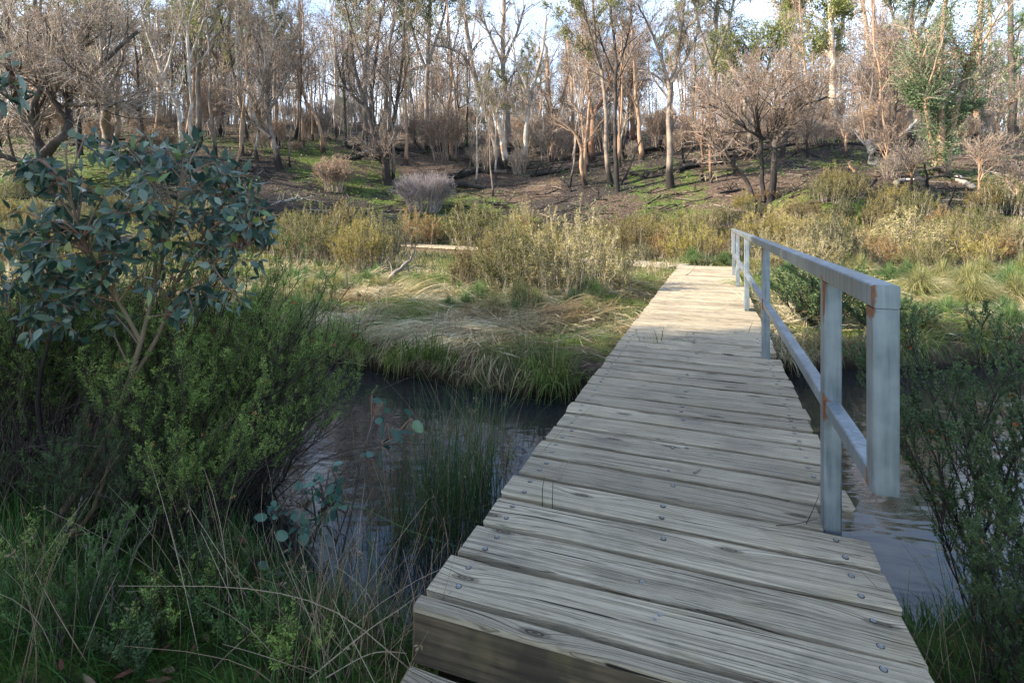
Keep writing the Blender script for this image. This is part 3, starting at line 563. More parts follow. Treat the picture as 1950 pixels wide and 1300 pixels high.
# --- right
tree('left one of two slim red stems behind the boardwalk shrubs', 1338, 346, [S([(1338, 346), (1338, 300), (1336, 250), (1340, 180)], 6, 3)], 'bark_red', 42, nl=10, ll=2.2, u0=.35, lf=7, leaf='scorched', twig='twig_pink')
tree('right one of two slim red stems behind the boardwalk shrubs', 1354, 350, [S([(1354, 350), (1352, 300), (1353, 260), (1360, 190)], 6, 3)], 'bark_red', 43, nl=10, ll=2.2, u0=.35, lf=7, leaf='scorched', twig='twig_pink')
tree('thin dark trunk leaning steeply left over the creek flat', 1438, 386, [S([(1438, 386), (1422, 345), (1395, 312), (1372, 285), (1340, 262)], 9, 4)], 'bark_dark', 44, nl=8, ll=1.6, u0=.4, lf=3, twig='twig_pink')
tree('dark double-stemmed tree with a wide round pinkish crown', 1463, 386, [S([(1463, 386), (1474, 340), (1476, 285), (1474, 255), (1490, 215), (1530, 200), (1575, 185)], 13, 4), S([(1455, 384), (1451, 340), (1449, 270), (1440, 210), (1445, 150)], 9, 4), S([(1474, 270), (1452, 262), (1420, 245), (1385, 215), (1350, 200)], 7, 3), S([(1476, 260), (1478, 200), (1470, 140)], 7, 3)], 'bark_char', 45, land='the dark double-stemmed tree', nl=13, ll=2.2, u0=.3, n2=7, l2=1.2, n3=7, l3=.6, lf=4, leaf='scorched', twig='twig_pink', ls=.06)
tree('dark trunk leaning right behind the dark double-stemmed tree', 1487, 300, [S([(1487, 300), (1494, 268), (1508, 232), (1530, 190)], 11, 5)], 'bark_dark', 46, nl=10, ll=2.4, u0=.3, lf=7, leaf='scorched', twig='twig_pink')
tree('tall white gum forking twice under a flat yellow-green canopy', 1588, 262, [S([(1588, 262), (1586, 220), (1585, 165), (1586, 122), (1582, 60), (1578, -30)], 15, 8), S([(1586, 124), (1598, 85), (1606, 40), (1612, -20)], 10, 5), S([(1583, 60), (1558, 35), (1530, 20)], 5, 2)], 'bark_white', 47, land='the white gum', nl=8, ll=3.2, u0=.5, n2=6, l2=1.5, n3=6, l3=.8, lf=14, leaf='canopy', ls=.24, twig='twig_pale')
tree('orange-barked gum with dark green crown right of the white gum', 1661, 242, [S([(1661, 242), (1660, 190), (1657, 130), (1650, 60), (1640, -20)], 11, 6)], 'bark_orange', 48, nl=11, ll=3., u0=.35, lf=8, leaf='epicormic', ls=.16, epi=500, epi_u=(.3, .95), epi_r=.8, epi_s=.13)
tree('red-barked trunk leaning left between white gum and ivy-clad gum', 1694, 240, [S([(1694, 240), (1691, 190), (1685, 130), (1672, 80), (1660, 0)], 10, 5)], 'bark_red', 49, nl=10, ll=2.6, u0=.35, lf=6, leaf='scorched', twig='twig_pink')
tree('great three-stemmed gum with regrowth-clad trunks and dense green crown', 1792, 338, [S([(1798, 338), (1806, 270), (1820, 200), (1838, 150), (1858, 90), (1870, 0)], 18, 7), S([(1784, 338), (1774, 270), (1764, 200), (1752, 150), (1745, 60)], 11, 5), S([(1792, 338), (1792, 270), (1792, 190), (1790, 110), (1800, 0)], 14, 7), S([(1764, 215), (1752, 185), (1738, 170)], 5, 2), S([(1806, 250), (1830, 215), (1850, 205)], 6, 3)], 'bark_orange', 50, land='the great three-stemmed gum', nl=10, ll=2.8, u0=.4, n2=5, l2=1.2, n3=5, l3=.6, lf=3, leaf='epicormic', ls=.12, twig='twig_pale', epi=3600, epi_u=(.06, .99), epi_r=.75, epi_s=.11)
tree('tall orange sunlit trunk right behind the three-stemmed gum', 1861, 268, [S([(1861, 268), (1862, 200), (1864, 130), (1868, 0)], 11, 7)], 'bark_orange', 51, nl=8, ll=2.6, u0=.5, lf=5, leaf='epicormic', epi=700, epi_u=(.35, .98), epi_r=.7, epi_s=.12)
tree('tall cream sunlit trunk near the right edge', 1884, 245, [S([(1884, 245), (1884, 190), (1883, 120), (1886, 0)], 10, 6)], 'bark_pale', 52, land='the cream sunlit trunk', nl=8, ll=2.6, u0=.5, lf=4, leaf='scorched')
tree('short orange sapling with a forked top near the right edge', 1894, 312, [S([(1894, 312), (1896, 280), (1899, 240), (1910, 210), (1935, 190)], 8, 3)], 'bark_orange', 53, nl=8, ll=1.6, u0=.4, lf=3, twig='twig_pink')
tree('dark regrowth-covered gum at the right edge of the wood', 1930, 262, [S([(1930, 262), (1928, 190), (1926, 110), (1925, -10)], 13, 8)], 'bark_dark', 54, nl=10, ll=2.6, u0=.4, lf=10, leaf='epicormic', ls=.17, epi=1500, epi_u=(.1, .98), epi_r=.8, epi_s=.13)
for i, (x, y, h_, lab) in enumerate([(1938, 398, 85, 'little dead sapling at the right edge above the white-leaved herbs'), (1866, 396, 150, 'bushy little dead tree with a pale stem above the white-leaved herbs'), (1738, 362, 80, 'bare little shrub tree in front of the three-stemmed gum'), (1612, 300, 100, 'bare pinkish sapling behind the sunlit mound'), (1690, 330, 90, 'bare pinkish sapling between the stump and the three-stemmed gum'), (1538, 300, 110, 'bare sapling left of the sunlit mound'), (1400, 330, 120, 'bare pinkish sapling left of the dark double-stemmed tree'), (1302, 318, 100, 'bare sapling right of the tall wide-forked tree')]):
    tree(lab, x, y, [S([(x, y), (x - 2, y - h_ * .35), (x + 2, y - h_ * .6)], 5, 2.5)], 'bark_orange' if i < 5 else 'bark_dark', 60 + i, name='bare_sapling', nl=11, ll=1.4, u0=.35, n2=7, l2=.7, n3=6, l3=.4, lf=1, twig='twig_pink', ls=.05, up1=.7, rt=.009)

for px, py, h_, lab, lf_ in [(815, 288, 330, 'tall gum with a high hazy green crown between slim regrowth trunk and leaning brown trunk', 'olive_leaf'), (698, 276, 320, 'tall gum with a thin green crown behind the ivy-green trunk', 'olive_leaf'), (1362, 292, 340, 'tall gum with grey-green foliage left of the white sky gap', 'olive_leaf'), (1430, 300, 215, 'low gum with a flat yellow-green top under the white sky gap', 'canopy'), (380, 268, 300, 'tall gum with an airy tan-green crown left of the broad white trunk', 'canopy'), (1735, 280, 330, 'tall gum with dense grey-green crown left of the three-stemmed gum', 'epicormic')]:
    tree(lab, px, py, [S([(px, py), (px - 3, py - h_ * .35), (px + 2, py - h_ * .7), (px + 5, py - h_)], 10, 5), S([(px - 1, py - h_ * .5), (px + 28, py - h_ * .75), (px + 40, py - h_ * .95)], 6, 3), S([(px - 2, py - h_ * .45), (px - 30, py - h_ * .7), (px - 44, py - h_ * .9)], 6, 3)], 'bark_grey', 90 + px, nl=9, ll=2.4, u0=.5, n2=5, l2=1.3, n3=5, l3=.7, lf=9, leaf=lf_, ls=.16, twig='twig', epi=160, epi_u=(.4, .95), epi_r=.6, epi_s=.12)

# --- the wood behind: prototypes, then copies
def proto_tree(i, H, r, bark, lean, **kw):
    g = rng(900 + i); k = 12; z = np.linspace(-.3, H, k); p = np.stack([lean * (np.maximum(z, 0) / H) ** 1.5 * H + np.cumsum(g.normal(size=k)) * .10, np.cumsum(g.normal(size=k)) * .10, z], -1)
    paths, rad = [p], [np.linspace(r, r * .3, k) * (1 + .5 * np.exp(-np.linspace(0, 1, k) * 14))]
    for j in range(kw.pop('forks', 1)):
        f = g.integers(4, 8); s = p[f]; d = np.array([g.normal() * .5, g.normal() * .5, 1.]); d /= np.linalg.norm(d)
        q = smooth_path([s, s + d * H * .2 + g.normal(size=3) * .2, s + d * H * .42 + np.array([0, 0, H * .08])], 9); paths.append(q); rad.append(np.linspace(rad[0][f] * .75, r * .22, 9))
    root = empty('bare_tree', (0, 0, 0)); grow(root, paths, rad, bark, 950 + i, **kw); return root
KINDS = [('grey-barked bare tree', dict(H=11, r=.105, bark='bark_grey', lean=.06, nl=10, ll=2.6, lf=4, leaf='scorched')),
         ('pale-barked bare tree', dict(H=12, r=.10, bark='bark_pale', lean=-.05, nl=9, ll=2.4, lf=3, leaf='scorched_grey', forks=2)),
         ('orange-footed bare tree', dict(H=10, r=.10, bark='bark_orange', lean=.02, nl=10, ll=2.4, lf=4, leaf='scorched', twig='twig_pink')),
         ('dark charred tree', dict(H=9.5, r=.095, bark='bark_char', lean=.1, nl=11, ll=2.4, lf=4, leaf='scorched_grey', twig='twig_dark')),
         ('tree with olive leaves', dict(H=15, r=.135, bark='bark_grey', lean=-.02, nl=11, ll=3.2, lf=14, leaf='olive_leaf', ls=.17, u0=.4)),
         ('tree furred with green regrowth', dict(H=14, r=.12, bark='bark_dark', lean=.03, nl=9, ll=2.2, u0=.5, lf=5, leaf='olive_leaf', epi=560, epi_u=(.1, .95), epi_r=.6, epi_s=.11)),
         ('slim pole-like bare tree', dict(H=10, r=.08, bark='bark_orange', lean=.04, nl=9, ll=1.4, u0=.5, lf=2, forks=0)),
         ('slim grey pole-like tree', dict(H=9, r=.07, bark='bark_grey', lean=-.06, nl=9, ll=1.3, u0=.45, lf=2, forks=0)),
         ('scorched brown-crowned tree', dict(H=8, r=.095, bark='bark_dark', lean=.05, nl=12, ll=2.4, u0=.3, n2=6, n3=5, lf=8, leaf='scorched', twig='twig_pink', forks=2))]
PROTO = [proto_tree(i, **k) for i, (_, k) in enumerate(KINDS)]
ORD = ['first', 'second', 'third', 'fourth', 'fifth', 'sixth', 'seventh', 'eighth', 'ninth', 'tenth', 'eleventh', 'twelfth', 'thirteenth', 'fourteenth', 'fifteenth', 'sixteenth']
def zone_labels(items, what, group, cat, fmt='{o} {w} from the left {z}'):
    """labels by place between named landmarks: items = (object, photo column, kind)"""
    L = sorted(LAND); by = {}
    for o, px, kd in items:
        a = [l for l in L if l[0] <= px]; b = [l for l in L if l[0] > px]
        z = 'between %s and %s' % (a[-1][1], b[0][1]) if a and b else ('left of ' + b[0][1] if b else 'right of ' + a[-1][1])
        by.setdefault((z, kd), []).append((px, o))
    for (z, kd), v in by.items():
        v.sort(key=lambda t: t[0])
        for j, (px, o) in enumerate(v):
            lab = '%s %s from the left %s' % (ORD[min(j, 15)], kd, z) if len(v) > 1 else '%s %s' % (kd, z)
            w = lab.replace('the ', '').split() if len(lab.split()) > 16 else lab.split()
            tag(o, ' '.join(w[:16]), cat, group)
g = rng(77); items = []; used = []; cnt = [0] * len(PROTO)
for i in range(236):
    for tr in range(30):
        d = 29 + 48 * g.random() ** 1.1; px = g.uniform(-60, 2010); x = (px - CX) / F * d
        if (1545 < px < 1640 and d < 66) or (1735 < px < 1850 and d < 40) or (1845 < px and d < 50): continue
        if all((x - a) ** 2 + (d - b) ** 2 > 1.5 for a, b in used): break
    used.append((x, d)); b = onground(x, d); edge = px > 1300
    pr = np.array([3, 2.4, 2.6, 1.5 if px < 900 else 1, 1.9, 2.0, 3.2, 3.2, 2.6 if px > 1250 or px < 500 else 1.2]); kidx = int(g.choice(len(PROTO), p=pr / pr.sum()))
    if 1395 < px < 1500 and kidx in (4, 5): kidx = 6
    o = PROTO[kidx] if cnt[kidx] == 0 else copy_tree(PROTO[kidx]); cnt[kidx] += 1
    s = g.uniform(.75, 1.15) * (.62 if 1385 < px < 1505 or 890 < px < 1045 else 1.) * np.interp(px, [-60, 300, 1300, 2000], [1.15, 1.05, 1.0, .9]); o.location = b; o.scale = (s, s, s * g.uniform(.92, 1.1)); o.rotation_euler = (g.normal() * .05, g.normal() * .05, g.random() * 6.28)
    items.append((o, px, 'far ' + KINDS[kidx][0]))
for kidx, c_ in enumerate(cnt):
    if c_ == 0:
        bpy.data.objects.remove(PROTO[kidx])
zone_labels(items, 'tree', 'far trees standing in the burnt wood', 'tree')

# trees at the left behind the photographer's shoulder that shade the creek and the near end of the bridge
sh = empty('shade_tree'); 
gg = rng(31); pz = np.linspace(-.3, 9, 10); grow(sh, [np.stack([.1 * np.sin(pz), .1 * np.cos(pz), pz], -1)], [np.linspace(.2, .06, 10)], 'bark_grey', 32, nl=26, ll=2.6, u0=.08, a1=(45, 85), up1=.15, n2=6, l2=1.1, n3=5, l3=.5, lf=14, leaf='olive_leaf', ls=.2)
SHADE = [(-13.6, 0.8, 1.3), (-16.5, -1.0, 1.4), (-12.6, -2.0, 1.3), (-16, -4.0, 1.4), (-12.4, -5.0, 1.3), (-19.5, 1.0, 1.55), (-18.5, -6.0, 1.5), (-22, -2.2, 1.6), (-10.5, -8.0, 1.25), (-15, -7.8, 1.4), (-24.5, 1.0, 1.7), (-9.6, -3.8, .95)]
for i, (x, y, s) in enumerate(SHADE):
    o = sh if i == 0 else copy_tree(sh); o.location = onground(x, y); o.scale = (s, s, s); o.rotation_euler.z = i * 1.7
    tag(o, 'leafy tree standing beside the creek outside the left edge of the view', 'tree', 'leafy trees outside the view')

# ================================================================== shrubs, tussocks, grasses, logs
def bush(root, seed, h, w, n, leaf, twig, per=12, bl=.22, npl=10, ls=.035, lw=.35, stem_r=.008, lean=(0, 0), low=.15, seeds=0, up=.9, part='foliage', bottom=.25, sk=5, n2=0, l2=.1, bf=.25, dome=.28, hmin=.62, bare=0):
    """a many-stemmed shrub: stems fan from the base, branchlets carry the leaves"""
    g = rng(seed); k = 7; th = g.random(n) * 2 * PI; sp = np.sqrt(g.random(n)) * w / 2; hh = h * g.uniform(hmin, 1., n) * (1 - dome * (sp / (w / 2)) ** 2)
    b = np.stack([np.cos(th) * sp * bf, np.sin(th) * sp * bf, 0 * th - .04], -1); t = np.stack([np.cos(th) * sp + lean[0] * hh, np.sin(th) * sp + lean[1] * hh, hh], -1)
    u = np.linspace(0, 1, k)[None, :, None]; P = b[:, None] * (1 - u) + t[:, None] * u; P[..., 2] += (np.sin(u[..., 0] * PI) * .10 * h); P[..., :2] += (g.normal(size=(n, k, 2)) * .018 * h)
    sm, fm = MB(), MB(); R_ = np.linspace(1, .35, k)[None] * stem_r * g.uniform(.7, 1.4, (n, 1)); tubes(sm, P, R_, 4, g.random(n))
    B, BR = sprout(P, R_, per, g, bottom, 1., (18, 48), bl, .4, sk, up, .1, .6, stem_r * .35, .5); tubes(sm, B, BR, 3, g.random(len(B)))
    if n2:
        B2, BR2 = sprout(B, BR, n2, g, .15, 1., (25, 50), l2, .4, 4, up * .5, .1, .7, stem_r * .25, .6); tubes(sm, B2, BR2, 3, g.random(len(B2))); B = B2
    if bare:
        ib = g.integers(0, n, bare); Pb = P[ib] + g.normal(size=(bare, 1, 3)) * .05; Pb[..., :2] += g.normal(size=(bare, 1, 2)) * np.linspace(0, .18, k)[None, :, None]; Pb[..., 2] *= g.uniform(.7, 1.1, (bare, 1)); tubes(sm, Pb, R_[ib] * .7, 4, g.uniform(.3, 1, bare))
        Bb, Rb = sprout(Pb, R_[ib] * .6, 5, g, .3, 1, (25, 60), bl * .8, .4, 4, .2, .15, .6, stem_r * .25, .5); tubes(sm, Bb, Rb, 3, g.uniform(.3, 1, len(Bb)))
    if npl:
        m, kk = B.shape[:2]; uu = g.uniform(low, 1, (m, npl)) * (kk - 1.01); i = uu.astype(int); wv = (uu - i)[..., None]; ii = np.arange(m)[:, None]
        C = (B[ii, i] * (1 - wv) + B[ii, i + 1] * wv).reshape(-1, 3); T = nrm(B[ii, i + 1] - B[ii, i]).reshape(-1, 3); S_ = nrm(np.cross(T, g.normal(size=T.shape)))
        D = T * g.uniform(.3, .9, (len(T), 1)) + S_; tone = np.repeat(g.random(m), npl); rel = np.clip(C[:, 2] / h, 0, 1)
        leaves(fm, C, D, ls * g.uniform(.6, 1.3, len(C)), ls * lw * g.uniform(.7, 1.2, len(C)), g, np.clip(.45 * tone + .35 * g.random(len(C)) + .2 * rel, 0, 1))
    sm.build('stems', M[twig], root)
    if seeds:
        ii = g.integers(0, len(B), seeds); c = B[ii, -1] * .5 + B[ii, -2] * .5
        for a in range(3): leaves(fm, c, g.normal(size=c.shape), .018, .015, g, m=1)
    if fm.n: fm.build(part, [M[leaf], M['seed']], root)
    return root
def twigbush(root, seed, h, w, n, twig, r=.006, lf=0, leaf='scorched', per=8, per2=6, bf=.5):
    g = rng(seed); k = 6; th = g.random(n) * 2 * PI; sp = np.sqrt(g.random(n)) * w / 2; hh = h * g.uniform(.55, 1, n) * (1 - .35 * (sp / (w / 2)) ** 2); u = np.linspace(0, 1, k)[None, :, None]
    b = np.stack([np.cos(th) * (.04 + sp * bf), np.sin(th) * (.04 + sp * bf), 0 * th - .05], -1); t = np.stack([np.cos(th) * sp, np.sin(th) * sp, hh], -1); P = b[:, None] * (1 - u) + t[:, None] * u; P[..., 2] += np.sin(u[..., 0] * PI) * .12 * h; P += g.normal(size=P.shape) * .02 * h
    tb, cb = MB(), MB(); R_ = np.linspace(1, .4, k)[None] * r * 1.8 * np.ones((n, 1)); tubes(tb, P, R_, 4, g.random(n))
    B, BR = sprout(P, R_, per, g, .2, 1, (20, 50), h * .35, .4, 5, .4, .14, .6, r, .5); tubes(cb, B, BR, 3, g.random(len(B)))
    T, TR = sprout(B, BR, per2, g, .15, 1, (20, 55), h * .16, .4, 4, .3, .16, .7, r * .75, .6); tubes(cb, T, TR, 3, g.random(len(T))); mats = [M[twig]]
    if lf:
        C = np.repeat(T[:, -1], lf, 0) + g.normal(size=(len(T) * lf, 3)) * .04; leaves(cb, C, g.normal(size=C.shape), .06, .03, g, m=1); mats.append(M[leaf])
    tb.build('stems', M[twig], root); cb.build('twigs', mats, root); return root
SH = {}
for i, (c, tw) in enumerate((('golden', 'twig_brown'), ('olive', 'twig_brown'), ('rusty', 'twig_pink'), ('straw', 'twig_pale'), ('dull', 'twig_brown'), ('bronze', 'twig_brown'))):
    for v in range(3):
        r = empty('heath_shrub'); bush(r, 400 + i * 5 + v, 1.5, 1.35 + .35 * v, 84, c, {'twig_brown': 'twig', 'twig_pink': 'twig_pink', 'twig_pale': 'twig_pale'}[tw], per=9, bl=.27, npl=19, ls=.046, lw=.34, stem_r=.006, bottom=.04, bf=.78, dome=.5, hmin=.38, up=1.2); SH[c, v] = [r, 0]
def put(store, key, name, b, s, rz, sz=1.):
    r = store[key]; o = r[0] if r[1] == 0 else copy_tree(r[0]); r[1] += 1; o.name = name
    o.location = b; o.scale = (s, s, s * sz); o.rotation_euler = (math.sin(rz * 7.3) * .1, math.cos(rz * 5.1) * .1, rz); return o
WORDS = dict(golden='golden-yellow', olive='olive-green', rusty='rusty-orange', straw='pale straw-coloured', dull='dull grey-green', bronze='bronze-brown')
shrub_items = []; taken = []; g = rng(91)
NAMED = [  # photo column, row of the foot, height in photo pixels, colour, width factor, own label
 (545, 486, 95, 'olive', 1., None), (600, 500, 118, 'olive', 1.0, None), (575, 448, 60, 'golden', 1.1, None), (645, 470, 95, 'bronze', 1., None), (690, 512, 118, 'golden', .9, 'tall golden-yellow heath shrub on the near edge of the left shrub row'),
 (730, 490, 100, 'dull', 1.1, None), (665, 440, 60, 'dull', 1.2, None), (795, 468, 78, 'rusty', 1.2, 'pinkish rusty heath shrub below the lilac twiggy bush'), (842, 462, 60, 'olive', 1.2, None),
 (908, 476, 108, 'olive', 1.25, 'big domed dark olive heath shrub in the middle of the meadow'), (895, 552, 108, 'bronze', .75, 'bronze-brown shrub hiding the distant boardwalk piece'), 
 (985, 560, 165, 'olive', .82, 'tall olive shrub left of the big pale golden shrub'), (1000, 452, 70, 'straw', 1.3, None), (950, 500, 80, 'bronze', 1., None), (1098, 562, 178, 'straw', .95, 'big pale golden shrub in front of the bend of the boardwalk'), (1050, 540, 140, 'golden', .75, None),
 (1150, 470, 62, 'bronze', 1.2, None), (1205, 488, 92, 'bronze', 1., None), (1262, 492, 66, 'rusty', 1., None), (1300, 488, 92, 'olive', 1.1, None), (1345, 490, 60, 'rusty', 1., None), (1240, 440, 48, 'olive', 1.4, None),
 (1450, 470, 82, 'golden', 1.25, 'bright golden-yellow shrub behind the far end of the handrail'), (1490, 470, 70, 'golden', 1.1, None), (1400, 478, 55, 'bronze', 1.1, None), (1595, 470, 65, 'dull', 1.4, None), (1545, 450, 45, 'straw', 1.3, None),
 (1725, 508, 118, 'straw', 1.35, 'big pale greyish shrub behind the sunlit tussocks'), (1790, 470, 60, 'straw', 1.3, None), (1845, 505, 72, 'golden', 1.2, None), (1900, 500, 60, 'rusty', 1.2, None), (1650, 500, 70, 'rusty', 1., None), (1600, 510, 60, 'golden', 1., None), (1940, 470, 60, 'straw', 1.2, None),
 (40, 500, 70, 'bronze', 1.2, None), (95, 480, 60, 'golden', 1.2, None), (60, 450, 45, 'rusty', 1.2, None), (440, 470, 70, 'olive', 1.1, None), (500, 462, 62, 'golden', 1.1, None)]
def place_shrub(px, py, hp, c, wf, lab, i):
    b = ray(px, py); H = hp / F * b[1] / 1.5
    o = put(SH, (c, i % 3), 'heath_shrub', b, H * wf, g.random() * 6.28, 1 / wf); taken.append((b[0], b[1], H * .6))
    if lab: tag(o, lab, 'shrub', 'heath shrubs on the meadow')
    else: shrub_items.append((o, px, WORDS[c] + ' heath shrub'))
for i, a in enumerate(NAMED): place_shrub(*a, i)
n_ = 0
for i in range(4000):
    if n_ >= 112: break
    d = 11.5 + 11.5 * g.random() ** .7; px = g.uniform(0, 1950); x = (px - CX) / F * d
    if any((x - a) ** 2 + (d - b) ** 2 < .5 for a, b, _ in taken): continue
    t_ = (x - BP[0]) * U2[0] + (d - BP[1]) * U2[1]; v_ = (x - BP[0]) * V2[0] + (d - BP[1]) * V2[1]
    if -1 < v_ < 2.2 and t_ < 14.5: continue
    if d < 15.5 and px < 850 and g.random() < .8: continue
    if 735 < px < 955 and d < 24: continue
    if abs((x - 3.9) * .75 + (d - 13.2) * .66) < 1.5 and x < 4.5: continue
    c = g.choice(['golden', 'olive', 'rusty', 'straw', 'dull', 'bronze'], p=[.16, .27, .1, .11, .18, .18]); s = g.uniform(.5, 1.05); b = onground(x, d)
    o = put(SH, (c, i % 3), 'heath_shrub', b, s, g.random() * 6.28, g.uniform(.8, 1)); taken.append((x, d, .8)); shrub_items.append((o, px, WORDS[c] + ' heath shrub')); n_ += 1
zone_labels(shrub_items, 'shrub', 'heath shrubs on the meadow', 'shrub')
# dark shrub in the shade behind the rail, lilac twiggy bush and the scorched bushes on the hill
def single(fn, label, cat, px, py, name, **kw):
    b = ray(px, py); r = tag(empty(name, tuple(b)), label, cat); fn(r, **kw); return r
single(bush, 'dark green shaded shrub on the far bank behind the handrail', 'shrub', 1560, 628, 'heath_shrub', seed=470, h=.95, w=1.35, n=60, leaf='heath_dark', twig='twig_dark', per=12, bl=.2, npl=16, ls=.03, lw=.5, stem_r=.006, bottom=.05)
single(bush, 'dark green shaded shrub on the far bank right of the rail end upright', 'shrub', 1690, 640, 'heath_shrub', seed=471, h=.5, w=1.1, n=40, leaf='heath_dark', twig='twig_dark', per=10, bl=.18, npl=14, ls=.03, lw=.5, stem_r=.006, bottom=.05)
single(twigbush, 'bare lilac-grey twiggy bush at the foot of the hill', 'bush', 808, 404, 'twiggy_bush', seed=480, h=2.0, w=2.9, n=90, twig='twig_lilac', r=.007, per=10, per2=7)
single(twigbush, 'round rust-brown scorched bush left of the grey many-stemmed tree', 'bush', 638, 366, 'scorched_bush', seed=481, h=1.9, w=1.9, n=44, twig='twig_pink', r=.008, lf=6)
single(twigbush, 'low brown scorched bush below the bowed pale trunk', 'bush', 292, 302, 'scorched_bush', seed=482, h=1.7, w=2.1, n=40, twig='twig', r=.008, lf=5)
single(twigbush, 'low scorched bush at the left edge beneath the crooked tree', 'bush', 50, 262, 'scorched_bush', seed=483, h=1.7, w=3.4, n=40, twig='twig', r=.009, lf=5)
DB = {}
for i, (tw, lf, lfm) in enumerate((('twig_pink', 2, 'scorched'), ('twig', 1, 'scorched_grey'), ('twig_pale', 0, 'scorched'), ('twig_pink', 5, 'scorched'))):
    r = empty('dead_shrub'); twigbush(r, 490 + i, 2.2, 2.2, 30, tw, .008, lf, lfm, 8, 7, .62); DB[i] = [r, 0]
DW = ['pinkish bare dead shrub', 'brown bare dead shrub', 'pale bare dead shrub', 'rust-leaved dead shrub']; ditems = []
for i in range(112):
    d = g.uniform(34, 62) if i > 18 else g.uniform(25.5, 40); px = g.uniform(-40, 1990); k = int(g.choice(4, p=[.4, .2, .12, .28] if px > 1250 else [.25, .4, .15, .2])); x = (px - CX) / F * d
    if 600 < px < 1260 and d < 34: continue
    o = put(DB, k, 'dead_shrub', onground(x, d), g.uniform(.45, 1.25) * (1.35 if d > 38 else .8), g.random() * 6.28, g.uniform(.8, 1.3)); ditems.append((o, px, DW[k]))
zone_labels(ditems, 'shrub', 'dead shrubs in the burnt wood', 'dead shrub')

# --- tussocks
def tussock(root, seed, h, w, n, mat):
    g = rng(seed); k = 6; th = g.random(n) * 2 * PI; sp = g.random(n) ** .7; L = h * g.uniform(.7, 1.25, n); u = np.linspace(0, 1, k)[None]
    rad = (sp * w / 2)[:, None] * (u ** 1.5) + .06 * g.random((n, 1)); z = L[:, None] * (1.6 * u - u * u * (.6 + .75 * sp[:, None])); a = th[:, None] + g.normal(size=(n, 1)) * .3 * u
    P = np.stack([np.cos(a) * rad, np.sin(a) * rad, z - .02], -1); S_ = np.stack([-np.sin(th), np.cos(th), 0 * th], -1); W = np.linspace(1, .25, k)[None] * g.uniform(.0045, .008, (n, 1))
    mb = MB(); ribbons(mb, P, S_, W, np.clip(g.random(n) * .9 + .1 * sp, 0, 1)); mb.build('blades', M[mat], root); return root
TS = {}
for i, (m_, h_) in enumerate((('tuss', .62), ('tuss_green', .55), ('tuss', .45))):
    r = empty('tussock'); tussock(r, 510 + i, h_, 1.15, 1400, m_); TS[i] = [r, 0]
titems = []
g2 = rng(515); XT = [(float(g2.uniform(470, 1180)), float(g2.uniform(525, 600)), float(g2.uniform(.35, .75)), int(g2.choice(3, p=[.4, .4, .2])), None) for _ in range(34)]
for px, py, s, k, lab in XT + [(1322, 506, .95, 1, 'bright green grass tussock just beyond the far end of the bridge'), (1376, 504, .7, 1, 'small green grass tussock beside the far end of the handrail'), (1182, 548, .85, 2, 'pale spiky straw tussock beside the left edge of the bridge'),
    (1752, 572, 1.0, 0, 'pale sunlit grass tussock right of the rail end upright'), (1838, 568, 1.05, 0, None), (1915, 565, 1.1, 1, None), (1690, 545, .9, 1, None), (1875, 535, .9, 0, None), (1610, 525, .9, 0, None), (1530, 512, .9, 1, None), (1470, 510, .8, 0, None), (1430, 520, .6, 0, None),
    (1140, 580, .7, 1, None), (1090, 590, .6, 1, None), (1120, 610, .55, 0, None), (1710, 610, .7, 1, None), (1800, 615, .7, 1, None), (1905, 620, .7, 1, None), (700, 545, .7, 1, None), (640, 560, .75, 0, None), (590, 570, .7, 0, None), (930, 560, .6, 1, None), (1180, 508, .6, 0, None), (560, 540, .7, 1, None), (1000, 590, .55, 1, None), (1950, 530, .9, 0, None), (1560, 545, .8, 0, None), (1660, 580, .8, 0, None), (1790, 545, .9, 0, None), (1860, 590, .9, 0, None), (1940, 585, .9, 0, None), (1730, 540, .9, 1, None), (1500, 530, .8, 1, None), (1640, 530, .9, 0, None), (1920, 640, .8, 1, None), (1760, 640, .7, 0, None)]:
    o = put(TS, k, 'tussock', ray(px, py), s, g.random() * 6.28)
    if lab: tag(o, lab, 'grass tussock', 'grass tussocks on the far bank')
    else: titems.append((o, px, ('straw-coloured', 'green', 'pale')[k] + ' grass tussock'))
zone_labels(titems, 'tussock', 'grass tussocks on the far bank', 'grass tussock')

